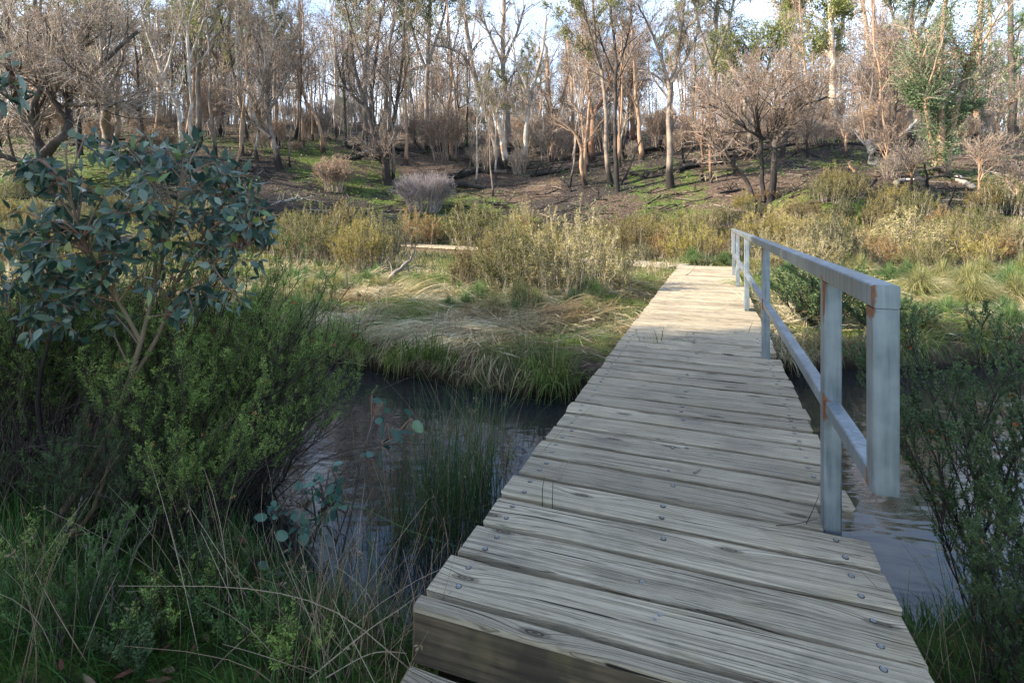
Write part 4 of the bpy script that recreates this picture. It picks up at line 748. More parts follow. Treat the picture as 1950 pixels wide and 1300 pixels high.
# --- matted and standing grass (stuff)
def on_deck(x, y, m=0.):
    dx, dy = x - BP[0], y - BP[1]; t = dx * U2[0] + dy * U2[1]; v = dx * V2[0] + dy * V2[1]; return (v > -m) & (v < 1.36 + m) & (t < 12.7) & (t > -1)
def hay():
    """flattened grass: locks of long blades combed one way, lying over each other"""
    mb = MB(); g = rng(610); nl = 2700; lx = g.uniform(-9, 11.5, nl); ly = yfar(lx) + .3 + g.random(nl) ** 1.15 * 5.0; nb = 24
    a0 = 3.2 * (vnoise(lx, ly, 1.7, 21) - .5) + np.where(vnoise(lx, ly, 2.0, 27) > .52, PI, 0) + g.normal(size=nl) * .35; wild = g.random(nl) < .13; a0 = np.where(wild, PI / 2 + g.normal(size=nl) * 1.2, a0)
    L0 = g.uniform(.45, 1.05, nl) * np.where(wild, .75, 1) * np.clip(.35 + (ly - yfar(lx)) * .75, .35, 1); lift0 = np.where(wild, g.uniform(.3, .75, nl), g.uniform(.04, .2, nl)); c0 = g.normal(size=nl) * .9; tone0 = np.clip(.15 + .8 * sstep(.3, .72, vnoise(lx, ly, .9, 26)) + g.normal(size=nl) * .18, 0, 1)
    green0 = g.random(nl) < np.clip(.8 * sstep(.45, .62, vnoise(lx, ly, 1.1, 28)) + .5 * sstep(2.4, 4.6, ly - yfar(lx)) + np.where(lx > 3.4, .1, 0), 0, .9)
    rp = lambda q: np.repeat(q, nb); n = nl * nb; sp = np.where(rp(wild), .07, .11); x = rp(lx) + g.normal(size=n) * sp; y = rp(ly) + g.normal(size=n) * sp; a = rp(a0) + g.normal(size=n) * np.where(rp(wild), .34, .2); ok = ~on_deck(x, y, -.05) & (y > yfar(x) + .02)
    k = 7; u = np.linspace(0, 1, k)[None]; L = rp(L0) * g.uniform(.6, 1.1, n); aa = a[:, None] + (rp(c0) + g.normal(size=n) * .22)[:, None] * u
    X = x[:, None] + np.cumsum(np.cos(aa) * (u > 0), 1) * L[:, None] / (k - 1) * .95; Y = y[:, None] + np.cumsum(np.sin(aa) * (u > 0), 1) * L[:, None] / (k - 1) * .95; lim = yfar(X) + .02; Y = np.where(Y < lim, lim - .25 * (lim - Y), Y)
    up = (rp(lift0) * g.uniform(.5, 1.3, n))[:, None]; arc = np.where(rp(wild)[:, None], up * L[:, None] * (1.5 * u - .85 * u * u), up * L[:, None] * np.sin(np.clip(u * 1.12, 0, 1) * PI) * .75)
    base = ht(x, y)[:, None] * (1 - u) + np.maximum(ht(X, Y), .05) * u; hump = (.20 * vnoise(x, y, .8, 24) ** 1.5 * sstep(0, .5, y - yfar(x)))[:, None]
    P = np.stack([X, Y, base + hump * (1 - .35 * u) + arc - .01], -1); S_ = nrm(np.stack([-np.sin(a), np.cos(a), g.normal(size=n) * .6], -1)); W = np.array([.8, 1, 1, .9, .75, .5, .2])[None] * g.uniform(.0035, .008, (n, 1)); r = np.clip(rp(tone0) * .8 + g.random(n) * .25, 0, .97); r = np.where(g.random(n) < .05, 1., r); G = rp(green0)
    for msk, m_, rr in ((ok & ~G, 0, r), (ok & G, 1, np.clip(g.random(n) * .6 + .4 * rp(g.random(nl)), 0, 1))): ribbons(mb, P[msk], S_[msk], W[msk], rr[msk], m_)
    tag(mb.build('grass', [M['hay'], M['lush']]), kind='stuff')
hay()
def bank_grass():
    """tufts hanging over the cut bank, with dark gaps between them"""
    mb = MB(); g = rng(620); nt = 330; tx = g.uniform(-7.5, 10.5, nt); hole = vnoise(tx, 0 * tx, .55, 31); keep = hole > .38; tx = tx[keep]; nt = len(tx); ty = yfar(tx) + g.uniform(-.04, .3, nt); nb = 58; rp = lambda q: np.repeat(q, nb); n = nt * nb
    L0 = g.uniform(.2, .55, nt); th0 = -PI / 2 + g.normal(size=nt) * .7; dr = g.uniform(.2, 1.25, nt); lush0 = g.random(nt) < np.clip(.2 + .85 * sstep(.38, .6, vnoise(tx, 0 * tx, 1.2, 33)), 0, 1)
    x = rp(tx) + g.normal(size=n) * .07; y = rp(ty) + g.normal(size=n) * .05; k = 7; L = rp(L0) * g.uniform(.55, 1.2, n); th = rp(th0) + g.normal(size=n) * .65; u = np.linspace(0, 1, k)[None]; out = L[:, None] * .5 * u * g.uniform(.4, 1.2, (n, 1)); z0 = np.maximum(ht(x, np.maximum(y, yfar(x) + .12)), .15)
    Z = z0[:, None] + L[:, None] * (g.uniform(.4, 1.2, (n, 1)) * u - (rp(dr) * g.uniform(.7, 1.3, n))[:, None] * u * u); Z = np.maximum(Z, .008); P = np.stack([x[:, None] + np.cos(th)[:, None] * out, y[:, None] + np.sin(th)[:, None] * out, Z], -1)
    S_ = nrm(np.stack([-np.sin(th), np.cos(th), .4 * g.normal(size=n)], -1)); W = np.array([.7, 1, 1, .9, .75, .5, .2])[None] * g.uniform(.004, .010, (n, 1)); lush = rp(lush0); r = np.clip(.55 * rp(g.random(nt)) + .5 * g.random(n), 0, 1)
    ribbons(mb, P[lush], S_[lush], W[lush], r[lush], 0); ribbons(mb, P[~lush], S_[~lush], W[~lush], r[~lush] * .8, 1); tag(mb.build('grass', [M['lush'], M['hay']]), kind='stuff')
bank_grass()
def meadow_grass():
    mb = MB(); g = rng(630); n = 60000; d = 8 + 16 * g.random(n) ** 1.2; px = g.uniform(-60, 2010, n); x = (px - CX) / F * d; y = d; ok = ~on_deck(x, y); x, y, d = x[ok], y[ok], d[ok]; n = len(x); k = 4
    L = g.uniform(.07, .26, n) * (.4 + 1.1 * vnoise(x, y, 1.5, 41)); th = g.random(n) * 6.28; u = np.linspace(0, 1, k)[None]; bend = g.uniform(.2, 1., n)[:, None]
    P = np.stack([x[:, None] + np.cos(th)[:, None] * L[:, None] * bend * u ** 1.6 * .7, y[:, None] + np.sin(th)[:, None] * L[:, None] * bend * u ** 1.6 * .7, ht(x, y)[:, None] - .02 + L[:, None] * (u - .4 * bend * u * u)], -1)
    S_ = np.stack([np.ones(n), .3 * g.normal(size=n), 0 * th], -1); W = np.linspace(1, .3, k)[None] * (.0009 * d + .002)[:, None]
    lush = g.random(n) < (.25 + .5 * sstep(.4, .65, vnoise(x, y, 2.6, 42))); ribbons(mb, P[lush], S_[lush], W[lush], g.random(lush.sum()), 0); ribbons(mb, P[~lush], S_[~lush], W[~lush], g.random((~lush).sum()), 1); tag(mb.build('grass', [M['lush'], M['hay']]), kind='stuff')
meadow_grass()
def thatch():
    g = rng(635); n = 16000; x = g.uniform(-8.5, 11, n); y = yfar(x) + .1 + g.random(n) * 6; ok = ~on_deck(x, y); x, y = x[ok], y[ok]; n = len(x); C = np.stack([x, y, ht(x, y) + .22 * g.random(n) ** 2 + .03], -1); mb = MB()
    a = g.random(n) * 6.28; leaves(mb, C, np.stack([np.cos(a), np.sin(a), g.normal(size=n) * .25], -1), g.uniform(.08, .3, n), g.uniform(.005, .012, n), g); tag(mb.build('dry_thatch', M['stick_straw'] if 'stick_straw' in M else M['hay']), kind='stuff')
thatch()
def hill_litter():
    g = rng(640); n = 3600; d = 22 + 34 * g.random(n) ** 1.3; px = g.uniform(-60, 2010, n); x = (px - CX) / F * d; L = g.uniform(.3, 1.6, n); th = g.normal(size=n) * .7 + (g.random(n) < .5) * PI; k = 4; s = (np.linspace(-.5, .5, k)[None] * L[:, None])
    X = x[:, None] + np.cos(th)[:, None] * s + g.normal(size=(n, k)) * .04; Y = d[:, None] + np.sin(th)[:, None] * s + g.normal(size=(n, k)) * .04; Z = ht(X, Y) + .02 + (g.random((n, 1)) < .15) * np.linspace(0, 1, k)[None] * g.uniform(.05, .4, (n, 1)); mb = MB()
    tubes(mb, np.stack([X, Y, Z], -1), g.uniform(.010, .035, (n, 1)) * np.linspace(1, .5, k)[None], 4, g.random(n)); tag(mb.build('fallen_sticks', M['stick']), kind='stuff')
    n = 70000; d = 21 + 30 * g.random(n) ** 1.3; px = g.uniform(-60, 2010, n); x = (px - CX) / F * d; mb = MB(); C = np.stack([x, d, ht(x, d) + .015], -1); D = g.normal(size=(n, 3)) * np.array([1, 1, .35]); leaves(mb, C, D, g.uniform(.06, .17, n), g.uniform(.025, .06, n), g); tag(mb.build('leaf_litter', M['scorched_grey']), kind='stuff')
    n = 30000; d = 20 + 34 * g.random(n) ** 1.2; px = g.uniform(-60, 2010, n); x = (px - CX) / F * d; f = vnoise(x, d, 2.0, 51) + .35 * vnoise(x, d, .6, 52) + np.interp(x, [-24, -8, 4, 20], [.22, .04, -.02, .06]); ok = f > .78; x, d = x[ok], d[ok]; n = len(x); hgt = g.random(n) * .3
    C = np.stack([x, d, ht(x, d) + hgt], -1); mb = MB(); leaves(mb, C, g.normal(size=(n, 3)) + np.array([0, 0, .4]), g.uniform(.08, .2, n), g.uniform(.05, .1, n), g, np.clip(g.random(n) * .7 + hgt, 0, 1)); tag(mb.build('ground_herbs', M['cover']), kind='stuff')
hill_litter()
# --- logs and snags
def log(label, pts, w, mat, seed, name='fallen_log', cat='log', lift=None, w1=None, branches=0):
    """pts: photo pixels on the ground, or (px, py, depth, ) for a point in the air"""
    g = rng(seed); P = np.array([ray(*p) if len(p) == 2 else at(*p) for p in pts]); d = P[:, 1].mean(); r0 = w / 2 * d / F; r1 = (w1 or w * .6) / 2 * d / F
    for i, p in enumerate(pts):
        if len(p) == 2: P[i, 2] += r0 * .6
    c = P[0].copy(); k = 14; p = smooth_path(P, k) + g.normal(size=(k, 3)) * r0 * .22; mb = MB(); R_ = np.linspace(r0, r1, k) * g.uniform(.85, 1.15, k); tubes(mb, p[None], R_[None], 9, cap=True)
    if branches:
        B, BR = sprout(p[None], R_[None], branches, g, .1, .95, (35, 70), r0 * 9, .4, 5, .35, .15, .4, r0 * .12, .3); tubes(mb, B, BR, 5)
    o = mb.build(name, M[mat], None, tuple(c)); tag(o, label, cat); return o
log('long charred log lying above the lilac twiggy bush', [(845, 345), (890, 335), (930, 324), (975, 320)], 13, 'log_black', 701, branches=5)
log('thick black log lying behind the pale forked tree', [(905, 284), (960, 282), (1020, 280), (1068, 272)], 10, 'log_black', 702, branches=3)
log('big black burnt stump standing right of the orange trunks', [(1082, 278), (1081, 258, ray(1082, 278)[1]), (1078, 240, ray(1082, 278)[1])], 17, 'log_black', 703, 'burnt_stump', 'stump', w1=12)
log('small black burnt stump near the tall wide-forked tree', [(1256, 290), (1256, 277, ray(1256, 290)[1]), (1257, 266, ray(1256, 290)[1])], 10, 'log_black', 704, 'burnt_stump', 'stump', w1=8)
log('pale splintered stick standing on the green creek flat', [(1086, 366), (1078, 350, ray(1086, 366)[1]), (1071, 338, ray(1086, 366)[1])], 6, 'bark_pale', 705, 'splintered_snag', 'snag', w1=2, branches=2)
log('white bleached branch lying below the twin stems', [(1110, 346), (1125, 358), (1139, 370)], 5, 'bark_white', 706, 'fallen_branch', 'branch', branches=2)
log('black curved branch on the bright green creek flat', [(998, 366), (1020, 372), (1045, 370), (1064, 362)], 4, 'log_black', 707, 'fallen_branch', 'branch', branches=2)
log('dark leaning pole beside the dark slender tree', [(1184, 350), (1198, 322, ray(1184, 350)[1]), (1212, 285, ray(1184, 350)[1]), (1224, 258, ray(1184, 350)[1])], 5, 'bark_dark', 708, 'leaning_pole', 'pole', w1=2, branches=3)
log('pale forked twig on the bank right of the creek flat', [(1232, 390), (1246, 382), (1258, 374)], 3, 'bark_white', 709, 'fallen_branch', 'branch', branches=4)
log('black log pile branch below the tall wide-forked tree', [(1288, 330), (1305, 322), (1330, 318)], 13, 'log_black', 710, branches=6)
log('pale log leaning up to the right behind the burnt stump', [(1690, 286), (1712, 262, ray(1690, 286)[1]), (1745, 230, ray(1690, 286)[1])], 9, 'bark_white', 711, 'leaning_log', 'log', w1=4, branches=2)
log('burnt stump with a white broken top on the right slope', [(1664, 314), (1661, 290, ray(1664, 314)[1]), (1654, 268, ray(1664, 314)[1])], 15, 'log_grey', 712, 'burnt_stump', 'stump', w1=12, branches=3)
log('short orange leaning stub on the sunlit mound', [(1638, 354), (1628, 330, ray(1638, 354)[1]), (1616, 308, ray(1638, 354)[1])], 7, 'bark_orange', 713, 'leaning_stub', 'stump', w1=5, branches=3)
log('long dark fallen branch in front of the sunlit mound', [(1512, 396), (1560, 388), (1610, 376), (1650, 362), (1668, 344)], 7, 'log_black', 714, 'fallen_branch', 'branch', w1=4, branches=8)
log('thick black charred log bending down the right slope', [(1742, 336), (1756, 358), (1775, 382), (1800, 402), (1828, 436)], 17, 'log_black', 715, branches=7)
log('whitish log lying right of the three-stemmed gum', [(1822, 344), (1840, 354), (1856, 362)], 12, 'log_mid', 716, branches=1)
log('pale log slab lying left of the three-stemmed gum', [(1704, 350), (1722, 346), (1740, 346)], 8, 'log_grey', 717)
log('grey long log on the right slope behind the dead saplings', [(1870, 328), (1910, 336), (1960, 344)], 6, 'log_grey', 718)
log('dark brushy branch heap on the green flat left of the shrubs', [(515, 392), (545, 384), (575, 380), (620, 388)], 5, 'log_mid', 719, 'branch_heap', 'branch', branches=14)
log('black burnt log beneath the bowed pale trunk', [(290, 318), (315, 312), (345, 310)], 8, 'log_black', 720, branches=3)
log('red-brown burnt log below the ivy-green trunk', [(672, 280), (690, 276), (705, 270)], 9, 'log_black', 721, branches=3)
log('dark fallen log beside the grey many-stemmed tree', [(640, 300), (670, 305), (700, 300)], 9, 'log_black', 722, branches=4)
log('dark fallen log across the charred slope by the red-brown trunk', [(1090, 312), (1130, 318), (1170, 312)], 7, 'log_black', 723, branches=5)
log('charred branch lying right of the dark slender tree', [(1195, 330), (1230, 340), (1262, 336)], 5, 'log_black', 724, 'fallen_branch', 'branch', branches=6)
D0 = ray(750, 545)[1]
log('pale twisted driftwood root leaning up from the meadow', [(728, 548), (752, 520, D0), (770, 505, D0 + .1), (782, 492, D0 + .2), (787, 476, D0 + .2)], 11, 'log_mid', 725, 'driftwood', 'driftwood', w1=2, branches=7)
log('small broken driftwood piece right of the twisted root', [(795, 524), (806, 534), (812, 540)], 5, 'log_mid', 726, 'driftwood', 'driftwood', branches=2)
single(tussock, 'white-leaved spreading herb below the little dead saplings', 'herb', 1880, 408, 'pale_herb', seed=530, h=.5, w=2.4, n=900, mat='juv')
single(bush, 'bright green leafy herb beneath the dark crooked tree', 'herb', 62, 372, 'green_herb', seed=531, h=.9, w=1.3, n=22, leaf='sprig', twig='twig', per=6, bl=.2, npl=8, ls=.12, lw=.5)
LG = []
for i in range(3):
    g = rng(760 + i); L_ = 2.2 + i * .9; k = 10; p_ = np.stack([np.linspace(-.5, .5, k) * L_, np.cumsum(g.normal(size=k)) * .05, .07 + np.abs(np.cumsum(g.normal(size=k))) * .02], -1); mb = MB(); R_ = np.linspace(.13 + .03 * i, .06, k) * g.uniform(.85, 1.15, k); tubes(mb, p_[None], R_[None], 8, cap=True)
    B, BR = sprout(p_[None], R_[None], 5, g, .1, .95, (30, 70), .9, .4, 5, .3, .15, .4, .014, .3); tubes(mb, B, BR, 5); LG.append([mb.build('fallen_log', M['log_black']), 0])
g = rng(770); litems = []
for i in range(44):
    d = g.uniform(25.5, 48); px = g.uniform(120, 1940); x = (px - CX) / F * d; o = put(LG, int(g.integers(3)), 'fallen_log', onground(x, d), g.uniform(.5, 1.25), g.normal() * .5 + (PI if g.random() < .5 else 0)); o.rotation_euler.x = 0; sl = float(ht(x + .8, d) - ht(x - .8, d)) / 1.6; o.rotation_euler.y = -math.atan(sl) * math.cos(o.rotation_euler.z); litems.append((o, px, 'charred black log'))
zone_labels(litems, 'log', 'charred logs lying on the burnt slope', 'log')
# --- the far mass of the wood beyond the ridge
def far_wood():
    g = rng(650); mb = MB(); n = 620; d = g.uniform(58, 100, n); px = g.uniform(-150, 2100, n); x = (px - CX) / F * d; k = 7; H = g.uniform(8, 16, n) * np.where(((px > 1390) & (px < 1500)) | ((px > 900) & (px < 1040)), .5, 1); u = np.linspace(0, 1, k)[None]
    ln = g.normal(size=(n, 2)) * .08; P = np.stack([x[:, None] + ln[:, :1] * H[:, None] * u ** 1.5, d[:, None] + ln[:, 1:] * H[:, None] * u, ht(x, d)[:, None] - .2 + H[:, None] * u], -1); P[..., :2] += g.normal(size=(n, k, 2)) * .08
    R_ = np.linspace(1, .25, k)[None] * g.uniform(.05, .14, (n, 1)); tubes(mb, P, R_, 6, g.random(n)); B, BR = sprout(P, R_, 9, g, .3, 1, (25, 60), 2.6, .4, 5, .4, .14, .5, .02, .4); tubes(mb, B, BR, 3, g.random(len(B)))
    T, TR = sprout(B, BR, 6, g, .2, 1, (20, 60), 1.3, .4, 4, .2, .16, .7, .016, .6); tubes(mb, T, TR, 3, g.random(len(T))); m = 7; C = np.repeat(T[:, -1], m, 0) + g.normal(size=(len(T) * m, 3)) * .3
    leaves(mb, C, g.normal(size=C.shape), .24, .12, g, np.clip(np.repeat(g.random(len(T)), m) * .7 + .3 * g.random(len(C)), 0, 1), m=1)
    n = 4000; d = g.uniform(46, 98, n); px = g.uniform(-150, 2100, n); x = (px - CX) / F * d; b = np.stack([x, d, ht(x, d)], -1); Q = np.stack([b, b + g.normal(size=(n, 3)) * .3 + np.array([0, 0, 1.])], 1); Q[:, 1, 2] = b[:, 2] + g.uniform(1, 3.5, n)
    tubes(mb, Q, np.array([[.03, .012]]), 3, g.random(n)); T, TR = sprout(Q, np.full((n, 2), .02), 6, g, .2, 1, (20, 60), 1.1, .4, 4, .4, .14, .6, .012, .6); tubes(mb, T, TR, 3, g.random(len(T)))
    tag(mb.build('far_woods', [M['twig'], M['scorched_grey']]), kind='stuff')
far_wood()

# ================================================================== foreground plants
def bigleaves(mb, C, D, N, L, W, g, r=None, fold=.18, curl=.12, prof=(0, .72, 1, .86, .5, 0), m=0):
    """leaves with a folded midrib and a curved blade"""
    n = len(C); D = nrm(D); S_ = nrm(np.cross(D, N)); U = np.cross(S_, D); k = len(prof); u = np.linspace(0, 1, k); pr = np.array(prof)
    L = np.broadcast_to(L, (n,)); W = np.broadcast_to(W, (n,)); cv = g.normal(size=n) * curl + curl * .6
    mid = C[:, None] + D[:, None] * (L[:, None] * u)[..., None] - U[:, None] * ((L * cv)[:, None] * (u * u))[..., None]
    e = (W[:, None] * pr / 2)[..., None]; up = U[:, None] * e * fold * 2
    v = np.stack([mid - S_[:, None] * e + up, mid, mid + S_[:, None] * e + up], 2).reshape(-1, 3)
    i, j, s = np.meshgrid(np.arange(n), np.arange(k - 1), np.arange(2), indexing='ij'); b = (i * k + j) * 3 + s
    mb.add(v, np.stack([b, b + 1, b + 4, b + 3], -1).reshape(-1, 4), r=np.repeat(g.random(n) if r is None else r, (k - 1) * 2), m=m)
def gum_sapling(label, stems, targets, seed, nleaf=10, L=.057, W=.0245, mat='euc', name='eucalypt_sapling', cat='sapling', bark='bark_olive', droop=.75, prof=(0, .72, 1, .86, .5, 0)):
    g = rng(seed); sm, fm, tm = MB(), MB(), MB(); P, Rr = [], []
    for pts, w0, w1 in stems:
        q = smooth_path([at(*p) for p in pts], 14); P.append(q); dd = q[:, 1].mean(); Rr.append(np.linspace(w0, w1, 14) / 2 * dd / F)
    base = P[0][0].copy(); base[2] = ht(base[0], base[1]); root = tag(empty(name, tuple(base)), label, cat)
    for q, r_ in zip(P, Rr): tubes(sm, (q - base)[None], r_[None], 8)
    pts = np.concatenate([q[4:] for q in P]); T = np.array([at(*t) for t in targets]); tw = []
    for t in T:
        dist = np.linalg.norm(pts - t, axis=1) + .9 * np.maximum(0, pts[:, 2] - t[2] + .03) + g.random(len(pts)) * .06; s = pts[np.argmin(dist)]
        mid = (s + t) / 2 + g.normal(size=3) * .03 + np.array([0, 0, .06]); tw.append(smooth_path([s, mid, t], 8))
    tw = np.array(tw); tubes(tm, tw - base, np.linspace(.0042, .0014, 8)[None], 5, g.random(len(tw)) * .6 + .2)
    n = len(tw); u = g.uniform(.3, 1., (n, nleaf)) * 6.99; i = u.astype(int); w = (u - i)[..., None]; ii = np.arange(n)[:, None]
    C = (tw[ii, i] * (1 - w) + tw[ii, i + 1] * w).reshape(-1, 3) - base; ax = nrm(tw[ii, i + 1] - tw[ii, i]).reshape(-1, 3); m = len(C)
    D = ax * .5 + g.normal(size=(m, 3)) * .75 + np.array([0, 0, -droop]) * g.uniform(-.3, 1.3, (m, 1)); D = nrm(D); N = g.normal(size=(m, 3)) + np.array([0, -.5, .6])
    pet = C + D * .014; tubes(tm, np.stack([C, (C + pet) / 2, pet], 1), .0011, 3, .8); bigleaves(fm, pet, D, N, L * g.uniform(.5, 1.4, m), W * g.uniform(.6, 1.3, m), g, prof=prof)
    sm.build('stems', M[bark], root); tm.build('twigs', M['bark_red'], root); fm.build('leaves', M[mat], root); return root
g = rng(801)
def cloud(blobs, seed):
    g = rng(seed); out = []
    for cx, cy, rx, ry, d0, d1, n in blobs:
        for _ in range(n): a = g.random() * 6.28; r = math.sqrt(g.random()); out.append((cx + rx * r * math.cos(a), cy + ry * r * math.sin(a), g.uniform(d0, d1)))
    return out
gum_sapling('blue-green leafy eucalypt sapling leaning over the left creek bank', [([(55, 1085, 2.3), (95, 1010, 2.3), (150, 930, 2.28), (205, 830, 2.25), (243, 735, 2.22), (268, 650, 2.2), (290, 560, 2.2), (300, 440, 2.2), (290, 330, 2.2)], 17, 3),
    ([(243, 735, 2.22), (300, 640, 2.25), (345, 520, 2.3), (400, 430, 2.35), (440, 360, 2.4)], 9, 3), ([(268, 650, 2.2), (235, 590, 2.15), (190, 520, 2.1), (150, 430, 2.05), (130, 350, 2.)], 8, 3), ([(345, 520, 2.3), (400, 500, 2.2), (470, 470, 2.2)], 5, 2), ([(290, 560, 2.2), (330, 420, 2.1), (350, 330, 2.1)], 6, 3)],
    cloud([(300, 410, 205, 100, 1.9, 2.7, 36), (400, 400, 105, 85, 2.1, 2.6, 26), (160, 440, 110, 95, 1.85, 2.4, 26), (280, 560, 210, 80, 2., 2.5, 30), (210, 320, 60, 40, 2., 2.3, 6), (60, 420, 80, 110, 1.9, 2.3, 14), (330, 310, 60, 35, 2.1, 2.4, 7), (480, 500, 40, 70, 2.2, 2.5, 5), (185, 275, 25, 18, 2., 2.2, 2), (245, 290, 25, 15, 2., 2.3, 2), (420, 300, 25, 18, 2.2, 2.4, 2), (490, 335, 25, 20, 2.3, 2.5, 2), (520, 430, 18, 30, 2.3, 2.5, 2), (40, 330, 40, 25, 2., 2.2, 3), (470, 440, 50, 60, 2.2, 2.5, 8), (450, 345, 40, 30, 2.2, 2.5, 4)], 11), 802, nleaf=12)
gum_sapling('smaller blue-leaved eucalypt sapling with a crooked dark stem at the left edge', [([(70, 1060, 2.55), (92, 960, 2.5), (96, 890, 2.45), (72, 790, 2.4), (80, 700, 2.35), (98, 630, 2.3), (105, 560, 2.3)], 13, 4), ([(80, 700, 2.35), (50, 650, 2.3), (20, 600, 2.3)], 6, 2)],
    cloud([(60, 580, 80, 75, 2.0, 2.4, 20), (20, 470, 70, 50, 2., 2.3, 10), (140, 610, 40, 40, 2.1, 2.3, 5)], 12), 803, nleaf=11, bark='bark_dark')
gum_sapling('eucalypt sapling whose leafy tip reaches in at the upper left edge', [([(-190, 1080, 2.2), (-170, 800, 2.15), (-140, 500, 2.1), (-90, 300, 2.1), (-30, 200, 2.1)], 16, 4)], cloud([(15, 175, 40, 45, 2., 2.15, 7), (-90, 260, 70, 120, 2., 2.3, 12)], 13), 804, nleaf=7)
RND = (0, .8, 1, 1, .82, .3)
def jx(px, y0, y1, d, lean): return ([(px, y0, d), (px + lean * .3, y0 + (y1 - y0) * .35, d), (px + lean * .7, y0 + (y1 - y0) * .7, d), (px + lean, y1, d)], 5, 2)
gum_sapling('young eucalypt with round blue-green leaves low beside the creek', [jx(560, 1215, 930, 1.95, 60), jx(575, 1220, 960, 2.0, 90), jx(540, 1210, 980, 1.9, -10), jx(520, 1215, 1060, 1.9, -40)], cloud([(640, 985, 45, 70, 1.9, 2.1, 6), (560, 1040, 60, 75, 1.85, 2.05, 8), (530, 1150, 55, 50, 1.8, 1.95, 5), (600, 930, 40, 30, 1.95, 2.1, 4)], 14), 805, nleaf=4, L=.036, W=.031, mat='juv', droop=.1, prof=RND, bark='bark_red')
gum_sapling('thin eucalypt sprig with a few blue leaves standing against the water', [([(640, 1105, 2.2), (668, 980, 2.3), (690, 870, 2.4), (712, 792, 2.45)], 4, 2), ([(690, 870, 2.4), (730, 845, 2.4), (760, 828, 2.4)], 2.5, 1.5)], [(712, 786, 2.45), (704, 792, 2.45), (722, 790, 2.44), (738, 832, 2.4), (756, 832, 2.4), (762, 838, 2.4), (730, 826, 2.4), (748, 872, 2.35), (706, 890, 2.35)], 806, nleaf=2, L=.055, W=.036, mat='juv', droop=.1, prof=RND, bark='bark_pale', cat='sapling sprig')

# fine-leaved heath bushes over the left bank
HB = {}
for i, (h_, n_, lf, sd) in enumerate(((1.34, 38, 'heath', 26), (1.2, 34, 'heath', 14), (1.0, 26, 'heath_dark', 10))):
    r = empty('heath_bush'); bush(r, 820 + i, h_, 0.85, n_, lf, 'twig_dark', per=12, bl=.26, npl=34, ls=.0155, lw=.17, stem_r=.0034, lean=(.31, -.05), low=.15, seeds=sd, bottom=.3, n2=2, l2=.1, bare=14, up=1.5, hmin=.5); HB[i] = [r, 0]
HBL = [(30, 1010, 1.0, 0), (150, 1000, 1.0, 1), (290, 1010, 1.02, 0), (385, 1040, 1.0, 1), (450, 1010, .98, 0), (70, 900, 1.05, 1), (215, 900, 1.02, 2), (345, 900, 1.05, 1), (440, 890, 1.0, 0), (-40, 1000, 1.05, 1), (475, 945, .95, 1), (250, 1085, .72, 2), (400, 1110, .62, 1)]
HBW = ['fine-leaved heath bush at the left edge behind the crooked sapling stem', 'fine-leaved heath bush between the two eucalypt sapling stems', 'fine-leaved green heath bush just right of the big sapling stem', 'leaning heath bush with red capsules behind the long dry stalks', 'rightmost tall heath bush leaning out over the water', 'heath bush at the back of the left bank near the edge', 'dull heath bush at the back of the bank behind the sapling', 'heath bush at the back of the bank under the sapling crown', 'heath bush at the back of the bank nearest the open water',
       'heath bush half outside the left edge of the view', 'feathery heath bush drooping to the creek beside the rightmost tall one', 'low dull heath bush in front of the big sapling stem', 'low fine-leaved heath bush among the dry stalks']
for (px, py, s, k), lab in zip(HBL, HBW):
    d = np.interp(py, [880, 1110], [3.25, 2.15]); px -= 55; s *= 1.14; x = (px - CX) / F * d
    tag(put(HB, k, 'heath_bush', onground(x, d), s, rng(int(px + 99)).normal() * .25), lab, 'bush', 'fine-leaved heath bushes on the left bank')
single(bush, 'small bright green sprig shrub low in the left foreground', 'shrub', 175, 1190, 'sprig_shrub', seed=840, h=.46, w=.3, n=9, leaf='sprig', twig='twig', per=7, bl=.12, npl=34, ls=.013, lw=.35, stem_r=.003, lean=(.25, 0), bottom=.3)
single(bush, 'small green spiky shrub with upright shoots beside the bridge edge', 'shrub', 868, 1085, 'sprig_shrub', seed=841, h=.68, w=.42, n=26, leaf='sprig', twig='twig', per=7, bl=.16, npl=44, ls=.014, lw=.22, stem_r=.0028, bottom=.3)
single(bush, 'little green spiky shrub right against the bridge edge', 'shrub', 955, 985, 'sprig_shrub', seed=842, h=.5, w=.22, n=8, leaf='heath', twig='twig', per=6, bl=.12, npl=40, ls=.012, lw=.25, stem_r=.0025, bottom=.3)
single(bush, 'tiny bare-stemmed shrub in the grass of the left foreground', 'shrub', 185, 1270, 'sprig_shrub', seed=843, h=.3, w=.3, n=6, leaf='sprig', twig='twig_dark', per=5, bl=.09, npl=14, ls=.01, lw=.35, stem_r=.003, bottom=.5)
for q, (px, py, h_, w_, m_, lab) in enumerate([(330, 1235, .3, .34, 'heath', 'low green herb shrub under the leaning heath bushes'), (470, 1255, .26, .3, 'sprig', 'small light green herb shrub left of the dry bent stalks'), (60, 1180, .34, .36, 'heath', 'low green herb shrub beside the grey fallen branch'), (260, 1290, .2, .3, 'heath_dark', 'dark low herb shrub at the bottom edge of the grass'), (120, 1235, .24, .3, 'sprig', 'light green herb shrub beside the tiny bare-stemmed shrub'), (560, 1290, .22, .26, 'heath', 'low herb shrub at the bottom edge among the dry stalks'), (410, 1190, .36, .32, 'heath_dark', 'dark upright herb shrub in front of the round-leaved young eucalypt'), (790, 1150, .55, .3, 'sprig', 'feathery light green shrub between the rush clumps at the bridge edge')]):
    single(bush, lab, 'shrub', px, py, 'sprig_shrub', seed=1500 + q, h=h_, w=w_, n=12, leaf=m_, twig='twig_dark', per=7, bl=.11, npl=30, ls=.013, lw=.3, stem_r=.0024, bottom=.2)
